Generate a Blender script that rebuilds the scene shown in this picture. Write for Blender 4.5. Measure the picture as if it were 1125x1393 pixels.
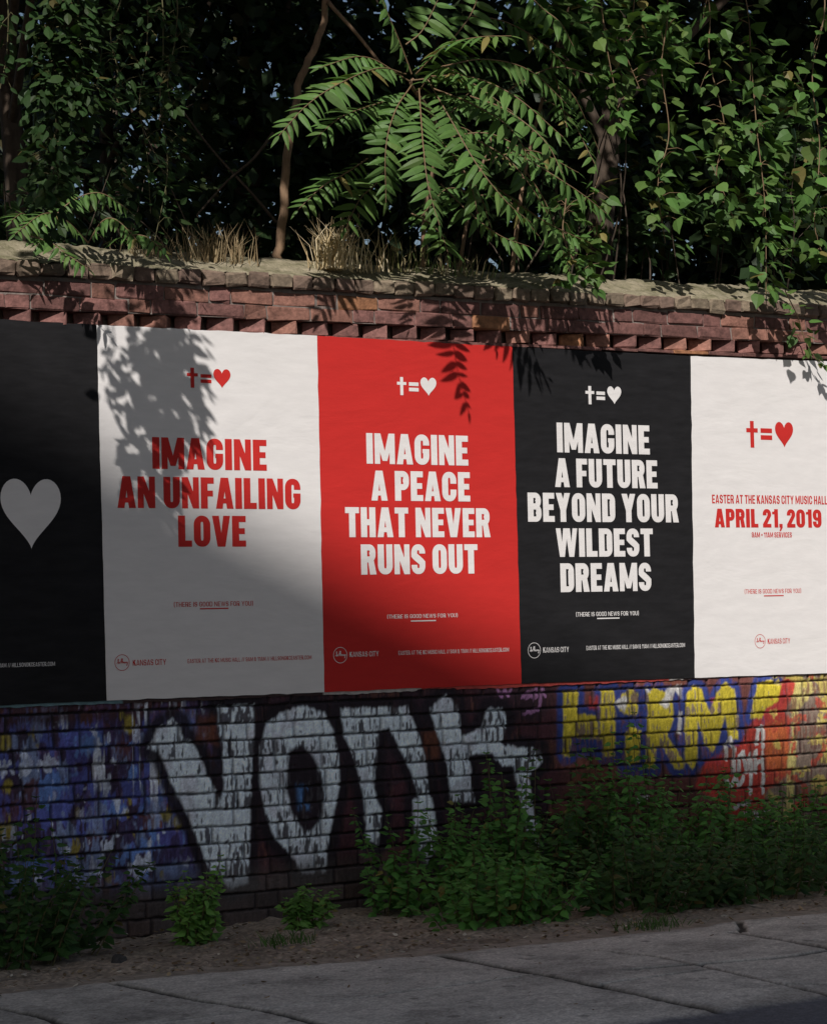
import bpy, bmesh, math, json
import numpy as np
from mathutils import Vector, Matrix
from mathutils.geometry import delaunay_2d_cdt

for o in list(bpy.data.objects):
    bpy.data.objects.remove(o)
SC = bpy.context.scene
COL = SC.collection
rad = math.radians

# ------------------------------------------------------------ camera
cd = bpy.data.cameras.new('camera')
cam = bpy.data.objects.new('camera', cd)
COL.objects.link(cam)
SC.camera = cam
cd.sensor_fit = 'HORIZONTAL'
cd.sensor_width = 36.0
cd.lens = 3126.55 / 1125.0 * 36.0
cd.clip_start = 0.1
cd.clip_end = 3000
_yaw, _pitch, _roll = 0.56141, 0.046068, -0.021781
_f = Vector((math.sin(_yaw) * math.cos(_pitch), math.cos(_yaw) * math.cos(_pitch), math.sin(_pitch)))
_r = Vector((math.cos(_yaw), -math.sin(_yaw), 0))
_u = _r.cross(_f)
_r2 = math.cos(_roll) * _r + math.sin(_roll) * _u
_u2 = -math.sin(_roll) * _r + math.cos(_roll) * _u
cam.matrix_world = Matrix(((_r2.x, _u2.x, -_f.x, -4.5672), (_r2.y, _u2.y, -_f.y, -10.0644),
                           (_r2.z, _u2.z, -_f.z, 1.4632), (0, 0, 0, 1)))

# ------------------------------------------------------------ sky, sun, exposure
SUN_EL, SUN_AZ = 37.0, 40.0          # azimuth: light travels towards +y, turned this far to +x
wd = bpy.data.worlds.new('World')
SC.world = wd
wd.use_nodes = True
nt = wd.node_tree
sky = nt.nodes.new('ShaderNodeTexSky')
sky.sky_type = 'NISHITA'
sky.sun_disc = False
sky.sun_elevation = rad(SUN_EL)
sky.sun_rotation = rad(180 + SUN_AZ)
sky.dust_density = 2.0
sky.ozone_density = 0.6
bg = nt.nodes['Background']
nt.links.new(sky.outputs[0], bg.inputs[0])
bg.inputs[1].default_value = 0.056
LD = Vector((math.sin(rad(SUN_AZ)) * math.cos(rad(SUN_EL)), math.cos(rad(SUN_AZ)) * math.cos(rad(SUN_EL)), -math.sin(rad(SUN_EL))))
sl = bpy.data.lights.new('sun', 'SUN')
sl.energy = 4.75
sl.angle = rad(0.55)
sl.color = (1.0, 0.96, 0.92)
so = bpy.data.objects.new('sun', sl)
COL.objects.link(so)
so.rotation_euler = (-LD).to_track_quat('Z', 'Y').to_euler()
vs = SC.view_settings
vs.view_transform = 'Standard'
vs.look = 'None'
vs.exposure = 0.0
vs.gamma = 1.0
vs.use_curve_mapping = False
SC.cycles.max_bounces = 8
SC.cycles.use_denoising = True

# ------------------------------------------------------------ measurements, in metres on the wall or in the place
DATA = json.loads("""{"posters":[[[-1.108,2.9],[-0.012,2.897],[0.01,1.102],[-1.05,1.1]],[[-0.012,2.897],[1.2,2.902],[1.201,1.099],[0.01,1.102]],[[1.2,2.902],[2.4,2.899],[2.407,1.102],[1.201,1.099]],[[2.4,2.899],[3.614,2.9],[3.581,1.095],[2.407,1.102]],[[3.614,2.9],[4.957,2.915],[4.881,1.089],[3.581,1.095]]],"text":[{"heart_big":[-0.513,-0.21,1.825,2.153],"foot":["EASTER AT THE KC MUSIC HALL // 9AM & 11AM // HILLSONGKCEASTER.COM",-0.894,-0.252,1.274,1.295]},{"icon":{"cross":[0.462,0.522,2.612,2.711],"eq":[0.537,0.596,2.638,2.681],"heart":[0.607,0.702,2.615,2.71]},"head":[["IMAGINE",0.269,0.896,2.211,2.365],["AN UNFAILING",0.081,1.085,2.02,2.173],["LOVE",0.401,0.772,1.833,1.985]],"tag":["(THERE IS GOOD NEWS FOR YOU)",0.371,0.804,1.534,1.571],"ul":[0.511,0.668,1.527,1.533],"logo":[0.092,1.28,0.042],"kc":["KANSAS CITY",0.148,0.324,1.263,1.291],"foot":["EASTER AT THE KC MUSIC HALL // 9AM & 11AM // HILLSONGKCEASTER.COM",0.44,1.13,1.266,1.288]},{"icon":{"cross":[1.67,1.726,2.616,2.71],"eq":[1.742,1.801,2.638,2.685],"heart":[1.813,1.911,2.617,2.713]},"head":[["IMAGINE",1.477,2.1,2.257,2.414],["A PEACE",1.501,2.107,2.068,2.222],["THAT NEVER",1.343,2.229,1.88,2.033],["RUNS OUT",1.431,2.145,1.689,1.843]],"tag":["(THERE IS GOOD NEWS FOR YOU)",1.581,2.011,1.455,1.489],"ul":[1.723,1.876,1.444,1.449],"logo":[1.298,1.283,0.044],"kc":["KANSAS CITY",1.352,1.525,1.272,1.298],"foot":["EASTER AT THE KC MUSIC HALL // 9AM & 11AM // HILLSONGKCEASTER.COM",1.644,2.33,1.273,1.296]},{"icon":{"cross":[2.874,2.933,2.606,2.706],"eq":[2.948,3.006,2.632,2.678],"heart":[3.022,3.118,2.611,2.709]},"head":[["IMAGINE",2.675,3.306,2.339,2.5],["A FUTURE",2.656,3.354,2.151,2.307],["BEYOND YOUR",2.473,3.496,1.963,2.119],["WILDEST",2.653,3.311,1.774,1.928],["DREAMS",2.676,3.292,1.584,1.739]],"tag":["(THERE IS GOOD NEWS FOR YOU)",2.774,3.199,1.444,1.481],"ul":[2.914,3.066,1.435,1.441],"logo":[2.493,1.276,0.045],"kc":["KANSAS CITY",2.55,2.72,1.262,1.29],"foot":["EASTER AT THE KC MUSIC HALL // 9AM & 11AM // HILLSONGKCEASTER.COM",2.837,3.516,1.267,1.292]},{"icon":{"cross":[4.006,4.091,2.393,2.546],"eq":[4.112,4.198,2.44,2.506],"heart":[4.221,4.358,2.398,2.546]},"head":[["EASTER AT THE KANSAS CITY MUSIC HALL",3.741,4.605,2.072,2.121],["APRIL 21, 2019",3.756,4.556,1.936,2.042],["9AM + 11AM SERVICES",4.024,4.325,1.879,1.909]],"tag":["(THERE IS GOOD NEWS FOR YOU)",3.96,4.383,1.552,1.591],"ul":[4.102,4.25,1.542,1.547],"logo":[4.064,1.287,0.043],"kc":["KANSAS CITY",4.12,4.288,1.27,1.3]}],"graf":{"white":[[[0.225,0.861],[0.275,0.952],[0.357,1.003],[0.402,0.972],[0.407,0.925],[0.482,0.864],[0.521,0.779],[0.56,0.693],[0.589,0.639],[0.612,0.596],[0.631,0.657],[0.623,0.847],[0.606,0.932],[0.603,1.053],[0.812,1.055],[0.801,0.838],[0.786,0.659],[0.776,0.48],[0.766,0.28],[0.758,0.181],[0.662,0.147],[0.609,0.193],[0.535,0.277],[0.479,0.406],[0.446,0.502],[0.39,0.609],[0.334,0.716],[0.296,0.832]],[[0.87,0.952],[0.957,1.012],[1.092,1.039],[1.204,1.002],[1.252,0.914],[1.286,0.782],[1.289,0.62],[1.254,0.492],[1.213,0.322],[1.197,0.194],[1.061,0.194],[1.002,0.295],[0.907,0.387],[0.86,0.496],[0.828,0.678],[0.831,0.837]],[[1.298,1.017],[1.696,1.012],[1.754,0.895],[1.811,0.705],[1.831,0.517],[1.757,0.521],[1.712,0.669],[1.653,0.776],[1.583,0.903],[1.522,0.885],[1.506,0.721],[1.491,0.599],[1.536,0.473],[1.508,0.311],[1.437,0.336],[1.419,0.582],[1.375,0.748],[1.318,0.874]],[[1.713,0.534],[1.837,0.537],[1.875,0.285],[1.798,0.186],[1.726,0.254]],[[1.831,0.997],[1.933,1.066],[2.007,1.011],[2.028,0.841],[2.143,0.878],[2.197,0.982],[2.287,0.979],[2.324,0.913],[2.282,0.787],[2.529,0.75],[2.548,0.678],[2.446,0.608],[2.518,0.196],[2.455,0.201],[2.389,0.461],[2.349,0.667],[2.279,0.67],[2.216,0.743],[2.076,0.738],[2.102,0.49],[1.951,0.499],[1.931,0.699],[1.877,0.848]]],"hole":[[[1.001,0.818],[1.071,0.845],[1.14,0.781],[1.195,0.656],[1.192,0.495],[1.132,0.418],[1.073,0.402],[1.006,0.506],[0.975,0.649]]],"bluehole":[[[1.04,0.645],[1.114,0.64],[1.112,0.512],[1.044,0.516]]],"rust":[[[0.479,1.011],[0.596,1.006],[0.605,0.858],[0.488,0.885]],[[1.784,0.882],[1.887,0.877],[1.883,0.726],[1.793,0.731]]],"yellow":[[[2.685,1.05],[2.786,1.053],[2.777,0.931],[2.916,0.912],[2.914,0.844],[2.872,0.846],[2.861,0.786],[2.736,0.805],[2.725,0.698],[2.675,0.7]],[[2.938,1.048],[3.023,1.051],[3.035,0.901],[3.02,0.683],[2.943,0.687],[2.941,0.782],[2.87,0.785],[2.863,0.84],[2.923,0.844]],[[3.073,1.015],[3.144,1.054],[3.194,1.018],[3.182,0.908],[3.113,0.904],[3.062,0.927]],[[3.101,0.816],[3.145,0.848],[3.205,0.811],[3.191,0.647],[3.121,0.63],[3.087,0.652]],[[3.259,1.029],[3.309,1.048],[3.431,1.009],[3.435,0.87],[3.388,0.775],[3.507,0.63],[3.497,0.589],[3.434,0.592],[3.351,0.721],[3.307,0.723],[3.294,0.6],[3.233,0.617]],[[3.529,1.006],[3.584,1.053],[3.637,1.03],[3.687,0.902],[3.754,1.012],[3.811,1.066],[3.874,1.022],[3.904,0.836],[3.891,0.738],[3.827,0.741],[3.804,0.869],[3.744,0.716],[3.706,0.669],[3.653,0.721],[3.604,0.849],[3.596,0.626],[3.559,0.586],[3.507,0.63],[3.514,0.839]],[[4.051,1.051],[4.145,1.063],[4.219,1.024],[4.197,0.939],[4.101,0.899],[4.071,0.844],[3.987,0.847],[4.009,0.932]]],"blue":[[[3.321,0.896],[3.365,0.894],[3.364,0.845],[3.32,0.847]],[[3.6,0.723],[3.669,0.65],[3.797,0.672],[3.758,0.603],[3.632,0.61]],[[3.035,0.627],[3.225,0.617],[3.214,0.549],[3.05,0.572]],[[2.769,0.776],[2.937,0.768],[2.935,0.687],[2.766,0.689]]],"red":[[[4.101,0.899],[4.259,1.08],[4.354,1.077],[4.332,0.991],[4.251,0.879],[4.287,0.82],[4.237,0.507],[4.084,0.43],[4.04,0.262],[3.819,0.276],[3.75,0.393],[3.573,0.487],[3.65,0.623],[3.908,0.709],[4.005,0.832]],[[2.86,1.016],[2.919,1.014],[2.917,0.946],[2.858,0.949]],[[3.699,0.972],[3.753,0.984],[3.751,0.927]],[[2.973,0.828],[3.024,0.826],[3.023,0.778]]],"orange":[[[4.097,0.8],[4.249,0.822],[4.279,0.619],[4.237,0.521],[4.089,0.572]]],"cream":[[[4.334,1.049],[4.449,1.06],[4.485,1.0],[4.346,0.875],[4.316,0.588],[4.274,0.246],[4.227,0.249],[4.25,0.592],[4.293,0.734],[4.301,0.949]],[[4.488,0.826],[4.537,0.824],[4.535,0.781],[4.487,0.783]]],"splash":[[[3.388,1.039],[3.495,1.063],[3.501,0.979],[3.449,1.023],[3.393,0.927],[3.341,0.957],[3.378,0.997]],[[3.029,0.976],[3.099,1.014],[3.133,0.993],[3.096,0.925],[3.062,0.94]],[[3.239,1.044],[3.26,1.057],[3.273,1.022]],[[3.472,0.91],[3.495,0.909],[3.485,0.784],[3.459,0.786]]],"tag":[[[4.028,0.703],[4.041,0.788],[4.079,0.8],[4.074,0.686]],[[3.805,0.629],[3.802,0.714],[3.836,0.74],[3.861,0.683],[3.857,0.556]],[[3.893,0.554],[3.897,0.638],[3.925,0.665],[3.949,0.551],[3.98,0.648],[3.986,0.549]],[[4.013,0.547],[4.018,0.661]],[[4.016,0.604],[4.071,0.601]],[[4.073,0.658],[4.065,0.431]],[[3.792,0.531],[3.826,0.473],[3.865,0.527],[3.89,0.469],[3.92,0.524]],[[3.976,0.535],[3.972,0.436]],[[3.859,0.358],[3.97,0.379]],[[3.894,0.314],[4.117,0.314]],[[3.984,0.265],[4.079,0.316]],[[3.237,0.452],[3.167,0.435]]],"pink":[[[2.259,1.08],[2.285,1.035],[2.306,1.079],[2.325,1.039],[2.346,1.077]],[[2.419,1.025],[2.46,1.057],[2.515,1.071],[2.514,1.027]],[[2.549,1.076],[2.568,1.025]],[[2.446,1.018],[2.474,1.045],[2.5,1.016]],[[2.43,0.941],[2.525,0.96],[2.541,1.037]]]},"hub":[1.596,-0.35,4.167],"fronds":[[[1.569,-0.38,4.203],[1.483,-0.42,4.334],[1.315,-0.5,4.553]],[[1.583,-0.4,4.2],[1.596,-0.65,4.287],[1.625,-0.9,4.278],[1.7,-1.08,4.253]],[[1.522,-0.4,4.193],[1.301,-0.5,4.177],[0.988,-0.65,4.036],[0.767,-0.72,3.896],[0.593,-0.75,3.726]],[[1.555,-0.4,4.141],[1.381,-0.52,3.969],[1.284,-0.58,3.766],[1.296,-0.55,3.5]],[[1.657,-0.38,4.197],[1.682,-0.55,3.956],[1.742,-0.7,3.694],[1.879,-0.75,3.513],[2.04,-0.72,3.43]],[[1.707,-0.35,4.213],[1.744,-0.65,4.149],[1.848,-0.88,4.017],[2.064,-0.98,3.814]],[[1.567,-0.45,4.113],[1.412,-0.72,3.752],[1.386,-0.8,3.537],[1.418,-0.84,3.351]],[[1.378,-0.25,3.78],[1.218,-0.3,3.683],[1.061,-0.35,3.599],[0.913,-0.35,3.467]],[[1.589,-0.3,4.373],[1.66,-0.35,4.445],[1.735,-0.4,4.616]],[[1.913,-0.2,4.433],[2.021,-0.25,4.589],[2.061,-0.3,4.736]],[[2.342,-0.2,4.836],[2.469,-0.25,4.691],[2.559,-0.3,4.603],[2.642,-0.3,4.487]],[[1.551,-0.3,4.105],[1.315,-0.4,4.012],[1.085,-0.5,3.915],[0.946,-0.5,3.804]],[[1.784,-0.25,4.178],[1.841,-0.5,4.057],[1.925,-0.7,3.913],[2.029,-0.75,3.747]],[[1.886,-0.15,3.901],[1.986,-0.2,3.766],[2.098,-0.2,3.64],[2.153,-0.2,3.49]],[[1.647,-0.1,3.889],[1.501,-0.15,3.696],[1.36,-0.2,3.582],[1.27,-0.2,3.426]],[[1.93,-0.1,4.341],[2.209,-0.1,4.411],[2.493,-0.1,4.383],[2.731,-0.1,4.228]],[[1.76,-0.05,3.562],[1.785,-0.15,3.509],[1.841,-0.2,3.437],[1.851,-0.25,3.327]],[[2.016,-0.3,3.923],[2.128,-0.4,3.819],[2.228,-0.45,3.685],[2.34,-0.45,3.541]],[[1.745,-0.3,3.936],[1.745,-0.5,3.767],[1.763,-0.6,3.621],[1.79,-0.62,3.472]],[[2.01,-0.25,4.163],[2.066,-0.5,4.042],[2.184,-0.65,3.873],[2.258,-0.7,3.701]],[[2.033,-0.2,3.789],[2.157,-0.35,3.639],[2.337,-0.42,3.507],[2.57,-0.42,3.428]],[[1.848,-0.2,3.697],[1.926,-0.35,3.526],[2.071,-0.4,3.415],[2.254,-0.4,3.37]],[[2.199,-0.3,3.902],[2.323,-0.45,3.77],[2.518,-0.5,3.654],[2.682,-0.5,3.559]],[[2.256,0.1,4.7],[2.461,0.05,4.673],[2.666,0.0,4.565],[2.908,0.0,4.389]]],"fernlet":[[[-0.066,-0.05,3.282],[-0.221,-0.15,3.361],[-0.353,-0.2,3.377],[-0.521,-0.25,3.262]],[[-0.066,-0.05,3.282],[-0.033,-0.15,3.375],[0.02,-0.2,3.371],[0.109,-0.25,3.264]],[[-0.29,-0.05,3.337],[-0.179,-0.1,3.459],[-0.05,-0.15,3.507],[0.101,-0.15,3.438]],[[-0.27,0.0,3.258],[-0.385,-0.1,3.357],[-0.442,-0.15,3.379],[-0.517,-0.2,3.331]],[[0.049,-0.05,3.29],[0.057,-0.2,3.303],[0.147,-0.25,3.295],[0.218,-0.3,3.212]],[[-0.365,-0.05,3.297],[-0.319,-0.2,3.242],[-0.267,-0.25,3.187],[-0.18,-0.3,3.117]]],"trunk":[[1.156,0.3,3.343],[1.196,0.3,3.576],[1.233,0.28,3.999],[1.304,0.26,4.311],[1.403,0.24,4.551],[1.44,0.2,4.818],[1.517,0.15,5.167]],"branch":[[1.433,0.2,4.693],[1.438,0.15,4.643],[1.539,0.1,4.515],[1.648,0.05,4.362]],"twigs":[[[1.262,0.5,3.566],[1.107,0.5,3.718],[0.895,0.5,3.913],[0.708,0.5,4.125]],[[1.199,0.4,4.019],[1.106,0.45,3.884],[0.978,0.5,3.765],[0.795,0.5,3.57]]],"bigtrunk":[[4.132,1.5,3.735],[4.185,1.5,4.137],[4.244,1.5,4.518],[4.293,1.5,4.948],[4.339,1.5,5.667]],"lefttrunk":[[0.451,2.0,3.627],[0.421,2.0,4.043],[0.391,2.0,4.375],[0.357,2.0,4.748],[0.342,2.0,5.25]],"vine_left":[[[-0.718,-1.2,4.216],[-0.736,-1.2,3.902],[-0.72,-1.2,3.654],[-0.731,-1.2,3.404],[-0.754,-1.2,3.201]],[[0.253,-0.2,4.598],[0.274,-0.2,4.243],[0.253,-0.2,3.956],[0.286,-0.2,3.639],[0.21,-0.2,3.279]],[[0.232,-0.4,4.545],[0.246,-0.4,4.265],[0.196,-0.4,4.014],[0.224,-0.4,3.877]],[[-0.081,-0.5,4.478],[-0.141,-0.5,4.196],[-0.108,-0.5,3.995],[-0.148,-0.5,3.82]],[[0.223,-0.1,4.62],[0.236,-0.1,4.262],[0.192,-0.1,3.97],[0.227,-0.1,3.723],[0.241,-0.1,3.439]],[[-0.945,-1.2,4.186],[-0.933,-1.2,3.879],[-0.968,-1.2,3.69]],[[-0.653,-1.25,4.212],[-0.637,-1.25,3.964],[-0.653,-1.25,3.775],[-0.629,-1.25,3.622]]],"vine_right":[[[3.956,-0.15,5.019],[3.996,-0.16,4.556],[4.017,-0.17,4.176],[4.049,-0.18,3.798],[4.04,-0.19,3.502],[4.021,-0.2,3.249]],[[3.357,-0.2,4.929],[3.315,-0.2,4.472],[3.354,-0.2,4.108],[3.268,-0.2,3.814],[3.348,-0.15,3.502]],[[3.603,-0.25,4.948],[3.615,-0.25,4.536],[3.708,-0.25,4.173],[3.669,-0.22,3.885],[3.81,-0.2,3.651]],[[4.433,-0.3,5.043],[4.329,-0.3,4.52],[4.368,-0.3,4.1],[4.312,-0.3,3.673],[4.37,-0.3,3.466]],[[3.204,-0.1,4.933],[3.142,-0.1,4.597],[3.236,-0.1,4.362]],[[2.788,0.0,3.729],[2.69,-0.1,3.505],[2.63,-0.3,3.305],[2.677,-0.35,3.223]],[[4.023,-0.36,3.248],[4.306,-0.14,3.145],[4.393,-0.1,3.018],[4.444,-0.12,2.92],[4.516,-0.1,2.861]],[[2.9,-0.2,4.869],[2.939,-0.2,4.551],[2.995,-0.2,4.275],[3.009,-0.2,4.095]],[[3.003,0.1,3.455],[3.03,0.05,3.592],[2.968,-0.0,3.743],[3.017,0.0,3.869]]]}""")
rng = np.random.default_rng(7)

# ------------------------------------------------------------ helpers
def tag(o, label=None, cat=None, group=None, kind=None):
    if label: o['label'] = label
    if cat: o['category'] = cat
    if group: o['group'] = group
    if kind: o['kind'] = kind
    return o

def empty(name, loc, label, cat, group=None):
    o = bpy.data.objects.new(name, None)
    o.empty_display_size = 0.1
    COL.objects.link(o)
    o.location = loc
    return tag(o, label, cat, group)

def put(name, me, mat, parent=None):
    """link a mesh given in world coordinates, as a top-level object or as a part"""
    o = bpy.data.objects.new(name, me)
    COL.objects.link(o)
    if mat is not None:
        me.materials.append(mat)
    if parent is not None:
        o.parent = parent
        off = Vector((0, 0, 0))
        p = parent
        while p is not None:
            off += p.location
            p = p.parent
        o.location = -off
    return o

def npmesh(name, V, F, col=None, smooth=False):
    """V (n,3); F (m,k) array or list of arrays; col per-vertex rgb -> attribute Col"""
    me = bpy.data.meshes.new(name)
    V = np.asarray(V, np.float32)
    if isinstance(F, np.ndarray):
        F = [F]
    F = [f for f in F if len(f)]
    tot = sum(f.size for f in F)
    npoly = sum(len(f) for f in F)
    me.vertices.add(len(V))
    me.vertices.foreach_set('co', V.ravel())
    me.loops.add(tot)
    me.loops.foreach_set('vertex_index', np.concatenate([f.ravel() for f in F]).astype(np.int32))
    me.polygons.add(npoly)
    starts = []
    s = 0
    for f in F:
        starts.append(s + np.arange(len(f)) * f.shape[1])
        s += f.size
    me.polygons.foreach_set('loop_start', np.concatenate(starts).astype(np.int32))
    me.update(calc_edges=True)
    me.validate()
    if col is not None:
        a = me.color_attributes.new('Col', 'FLOAT_COLOR', 'POINT')
        c = np.ones((len(V), 4), np.float32)
        c[:, :3] = col
        a.data.foreach_set('color', c.ravel())
    me.polygons.foreach_set('use_smooth', np.full(npoly, bool(smooth)))
    return me

def hashv(ix, iy, seed):
    h = (ix.astype(np.int64) * 374761393 + iy.astype(np.int64) * 668265263 + seed * 1274126177) & 0xffffffff
    h = ((h ^ (h >> 13)) * 1274126177) & 0xffffffff
    return ((h ^ (h >> 16)) & 0xffff) / 65535.0

def vn(x, y, seed=0):
    xi = np.floor(x); yi = np.floor(y)
    fx = x - xi; fy = y - yi
    fx = fx * fx * (3 - 2 * fx); fy = fy * fy * (3 - 2 * fy)
    a = hashv(xi, yi, seed); b = hashv(xi + 1, yi, seed)
    c = hashv(xi, yi + 1, seed); d = hashv(xi + 1, yi + 1, seed)
    return (a * (1 - fx) + b * fx) * (1 - fy) + (c * (1 - fx) + d * fx) * fy

def fbm(x, y, seed=0, oct=4):
    s = 0; a = 0.5; t = 0
    for k in range(oct):
        s = s + a * vn(x * 2 ** k, y * 2 ** k, seed + k * 17); t += a; a *= 0.5
    return s / t

def sstep(a, b, x):
    t = np.clip((x - a) / (b - a), 0, 1)
    return t * t * (3 - 2 * t)

# ------------------------------------------------------------ materials
def mat(name, rgb=(0.5, 0.5, 0.5), rough=0.7, attr=False, noise=0.0, nscale=(8, 8, 8), bump=0.0, bscale=60.0, spec=0.3,
        transl=0.0, bstretch=(1, 1, 1), hue=None, ndetail=6.0, wrinkle=0.0):
    m = bpy.data.materials.new(name)
    m.use_nodes = True
    n = m.node_tree.nodes; l = m.node_tree.links
    b = n['Principled BSDF']
    b.inputs['Roughness'].default_value = rough
    b.inputs['Specular IOR Level'].default_value = spec
    tc = n.new('ShaderNodeTexCoord')
    if attr:
        a = n.new('ShaderNodeAttribute'); a.attribute_name = 'Col'
        src = a.outputs['Color']
    else:
        c = n.new('ShaderNodeRGB'); c.outputs[0].default_value = (*rgb, 1)
        src = c.outputs[0]
    if noise > 0:
        mp = n.new('ShaderNodeMapping'); mp.inputs['Scale'].default_value = nscale
        l.new(tc.outputs['Object'], mp.inputs[0])
        t = n.new('ShaderNodeTexNoise'); t.inputs['Scale'].default_value = 1; t.inputs['Detail'].default_value = ndetail
        t.inputs['Roughness'].default_value = 0.65
        l.new(mp.outputs[0], t.inputs[0])
        r = n.new('ShaderNodeMapRange')
        r.inputs['From Min'].default_value = 0.3; r.inputs['From Max'].default_value = 0.7
        r.inputs['To Min'].default_value = 1 - noise; r.inputs['To Max'].default_value = 1 + noise
        l.new(t.outputs[0], r.inputs[0])
        if hue is None:
            mx = n.new('ShaderNodeVectorMath'); mx.operation = 'SCALE'
            l.new(src, mx.inputs[0]); l.new(r.outputs[0], mx.inputs['Scale'])
            src = mx.outputs[0]
        else:
            mm = n.new('ShaderNodeMixRGB'); mm.inputs[2].default_value = (*hue, 1)
            r.inputs['To Min'].default_value = 0; r.inputs['To Max'].default_value = 1
            l.new(r.outputs[0], mm.inputs[0]); l.new(src, mm.inputs[1])
            src = mm.outputs[0]
    l.new(src, b.inputs['Base Color'])
    if bump > 0:
        mp = n.new('ShaderNodeMapping'); mp.inputs['Scale'].default_value = tuple(bscale * v for v in bstretch)
        l.new(tc.outputs['Object'], mp.inputs[0])
        t = n.new('ShaderNodeTexNoise'); t.inputs['Scale'].default_value = 1; t.inputs['Detail'].default_value = 5
        l.new(mp.outputs[0], t.inputs[0])
        bp = n.new('ShaderNodeBump'); bp.inputs['Strength'].default_value = 1; bp.inputs['Distance'].default_value = bump
        l.new(t.outputs[0], bp.inputs['Height'])
        if wrinkle > 0:
            mp2 = n.new('ShaderNodeMapping'); mp2.inputs['Scale'].default_value = (2.2, 2.2, 5.0)
            l.new(tc.outputs['Object'], mp2.inputs[0])
            t2 = n.new('ShaderNodeTexNoise'); t2.inputs['Scale'].default_value = 1; t2.inputs['Detail'].default_value = 3
            t2.inputs['Distortion'].default_value = 1.2
            l.new(mp2.outputs[0], t2.inputs[0])
            b2 = n.new('ShaderNodeBump'); b2.inputs['Strength'].default_value = 1; b2.inputs['Distance'].default_value = wrinkle
            l.new(t2.outputs[0], b2.inputs['Height']); l.new(b2.outputs[0], bp.inputs['Normal'])
        l.new(bp.outputs[0], b.inputs['Normal'])
    if transl > 0:
        tr = n.new('ShaderNodeBsdfTranslucent')
        sc = n.new('ShaderNodeVectorMath'); sc.operation = 'MULTIPLY'; sc.inputs[1].default_value = (1.3, 1.35, 0.6)
        l.new(src, sc.inputs[0]); l.new(sc.outputs[0], tr.inputs[0])
        ms = n.new('ShaderNodeMixShader'); ms.inputs[0].default_value = transl
        l.new(b.outputs[0], ms.inputs[1]); l.new(tr.outputs[0], ms.inputs[2])
        l.new(ms.outputs[0], n['Material Output'].inputs[0])
    return m

M_WALL = mat('painted_brick', attr=True, rough=0.72, noise=0.28, nscale=(40, 40, 14), bump=0.002, bscale=90)
M_BRICK = mat('cornice_brick', attr=True, rough=0.85, noise=0.5, nscale=(26, 26, 30), bump=0.0035, bscale=75)
M_MORTAR = mat('old_mortar', (0.20, 0.165, 0.145), rough=0.95, noise=0.4, nscale=(14, 14, 14), bump=0.004, bscale=60)
M_COPE = mat('mossy_mortar', (0.34, 0.29, 0.205), rough=0.95, noise=1, nscale=(9, 14, 14), bump=0.014, bscale=38, hue=(0.10, 0.095, 0.045))
M_LEAF = mat('leaf', attr=True, rough=0.5, spec=0.2, transl=0.22)
M_NETTLE = mat('nettle_leaf', attr=True, rough=0.55, spec=0.25, transl=0.35)
M_BARK = mat('bark', (0.065, 0.047, 0.034), rough=0.95, noise=0.5, nscale=(22, 22, 7), bump=0.008, bscale=30, bstretch=(1, 1, .3))
M_PALEBARK = mat('pale_bark', (0.22, 0.14, 0.085), rough=0.9, noise=0.35, nscale=(30, 30, 8), bump=0.004, bscale=50, bstretch=(1, 1, .3))
M_STEM = mat('green_stem', (0.1, 0.09, 0.04), rough=0.7)
M_RACHIS = mat('rachis', (0.17, 0.11, 0.06), rough=0.6)
M_STRAW = mat('straw', attr=True, rough=0.8, transl=0.15)
M_DIRT = mat('dirt', attr=True, rough=0.97, noise=0.45, nscale=(35, 35, 35), bump=0.012, bscale=55)
M_PAVE = mat('paving', attr=True, rough=0.9, noise=0.25, nscale=(30, 30, 30), bump=0.003, bscale=120, ndetail=10)
M_ROAD = mat('asphalt', (0.045, 0.046, 0.05), rough=0.85, noise=0.35, nscale=(60, 60, 60), bump=0.004, bscale=120)
M_GROUND = mat('earth', (0.13, 0.115, 0.09), rough=1, noise=0.3, nscale=(1, 1, 1))
M_BANK = mat('bank_soil', (0.05, 0.04, 0.025), rough=1, noise=0.5, nscale=(5, 5, 5))
PAPER = dict(wrinkle=0.004, rough=0.75, spec=0.25, noise=0.05, nscale=(5, 5, 22), bump=0.00045, bscale=70, bstretch=(.5, .5, 1.6))
M_WHITE = mat('white_paper', (0.69, 0.66, 0.64), **PAPER)
M_RED = mat('red_paper', (0.50, 0.022, 0.018), **PAPER)
M_BLACK = mat('black_paper', (0.013, 0.0125, 0.0135), **dict(PAPER, noise=0.3, spec=0.15))
M_RAG = mat('torn_paper', attr=True, rough=0.85, noise=0.3, nscale=(30, 30, 60))
M_STONE = mat('stone', (0.05, 0.048, 0.048), rough=0.9, noise=0.4, nscale=(20, 20, 20), bump=0.004)
M_PLASTER = mat('plaster', (0.5, 0.47, 0.41), rough=0.9, noise=0.15, nscale=(.5, .5, .5))
M_ROOF = mat('roof_tile', (0.25, 0.09, 0.06), rough=0.85, noise=0.3, nscale=(2, 2, 2))
M_GLASS = mat('window_glass', (0.03, 0.035, 0.04), rough=0.1, spec=0.6)
M_TRIM = mat('white_trim', (0.7, 0.7, 0.68), rough=0.6)

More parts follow.
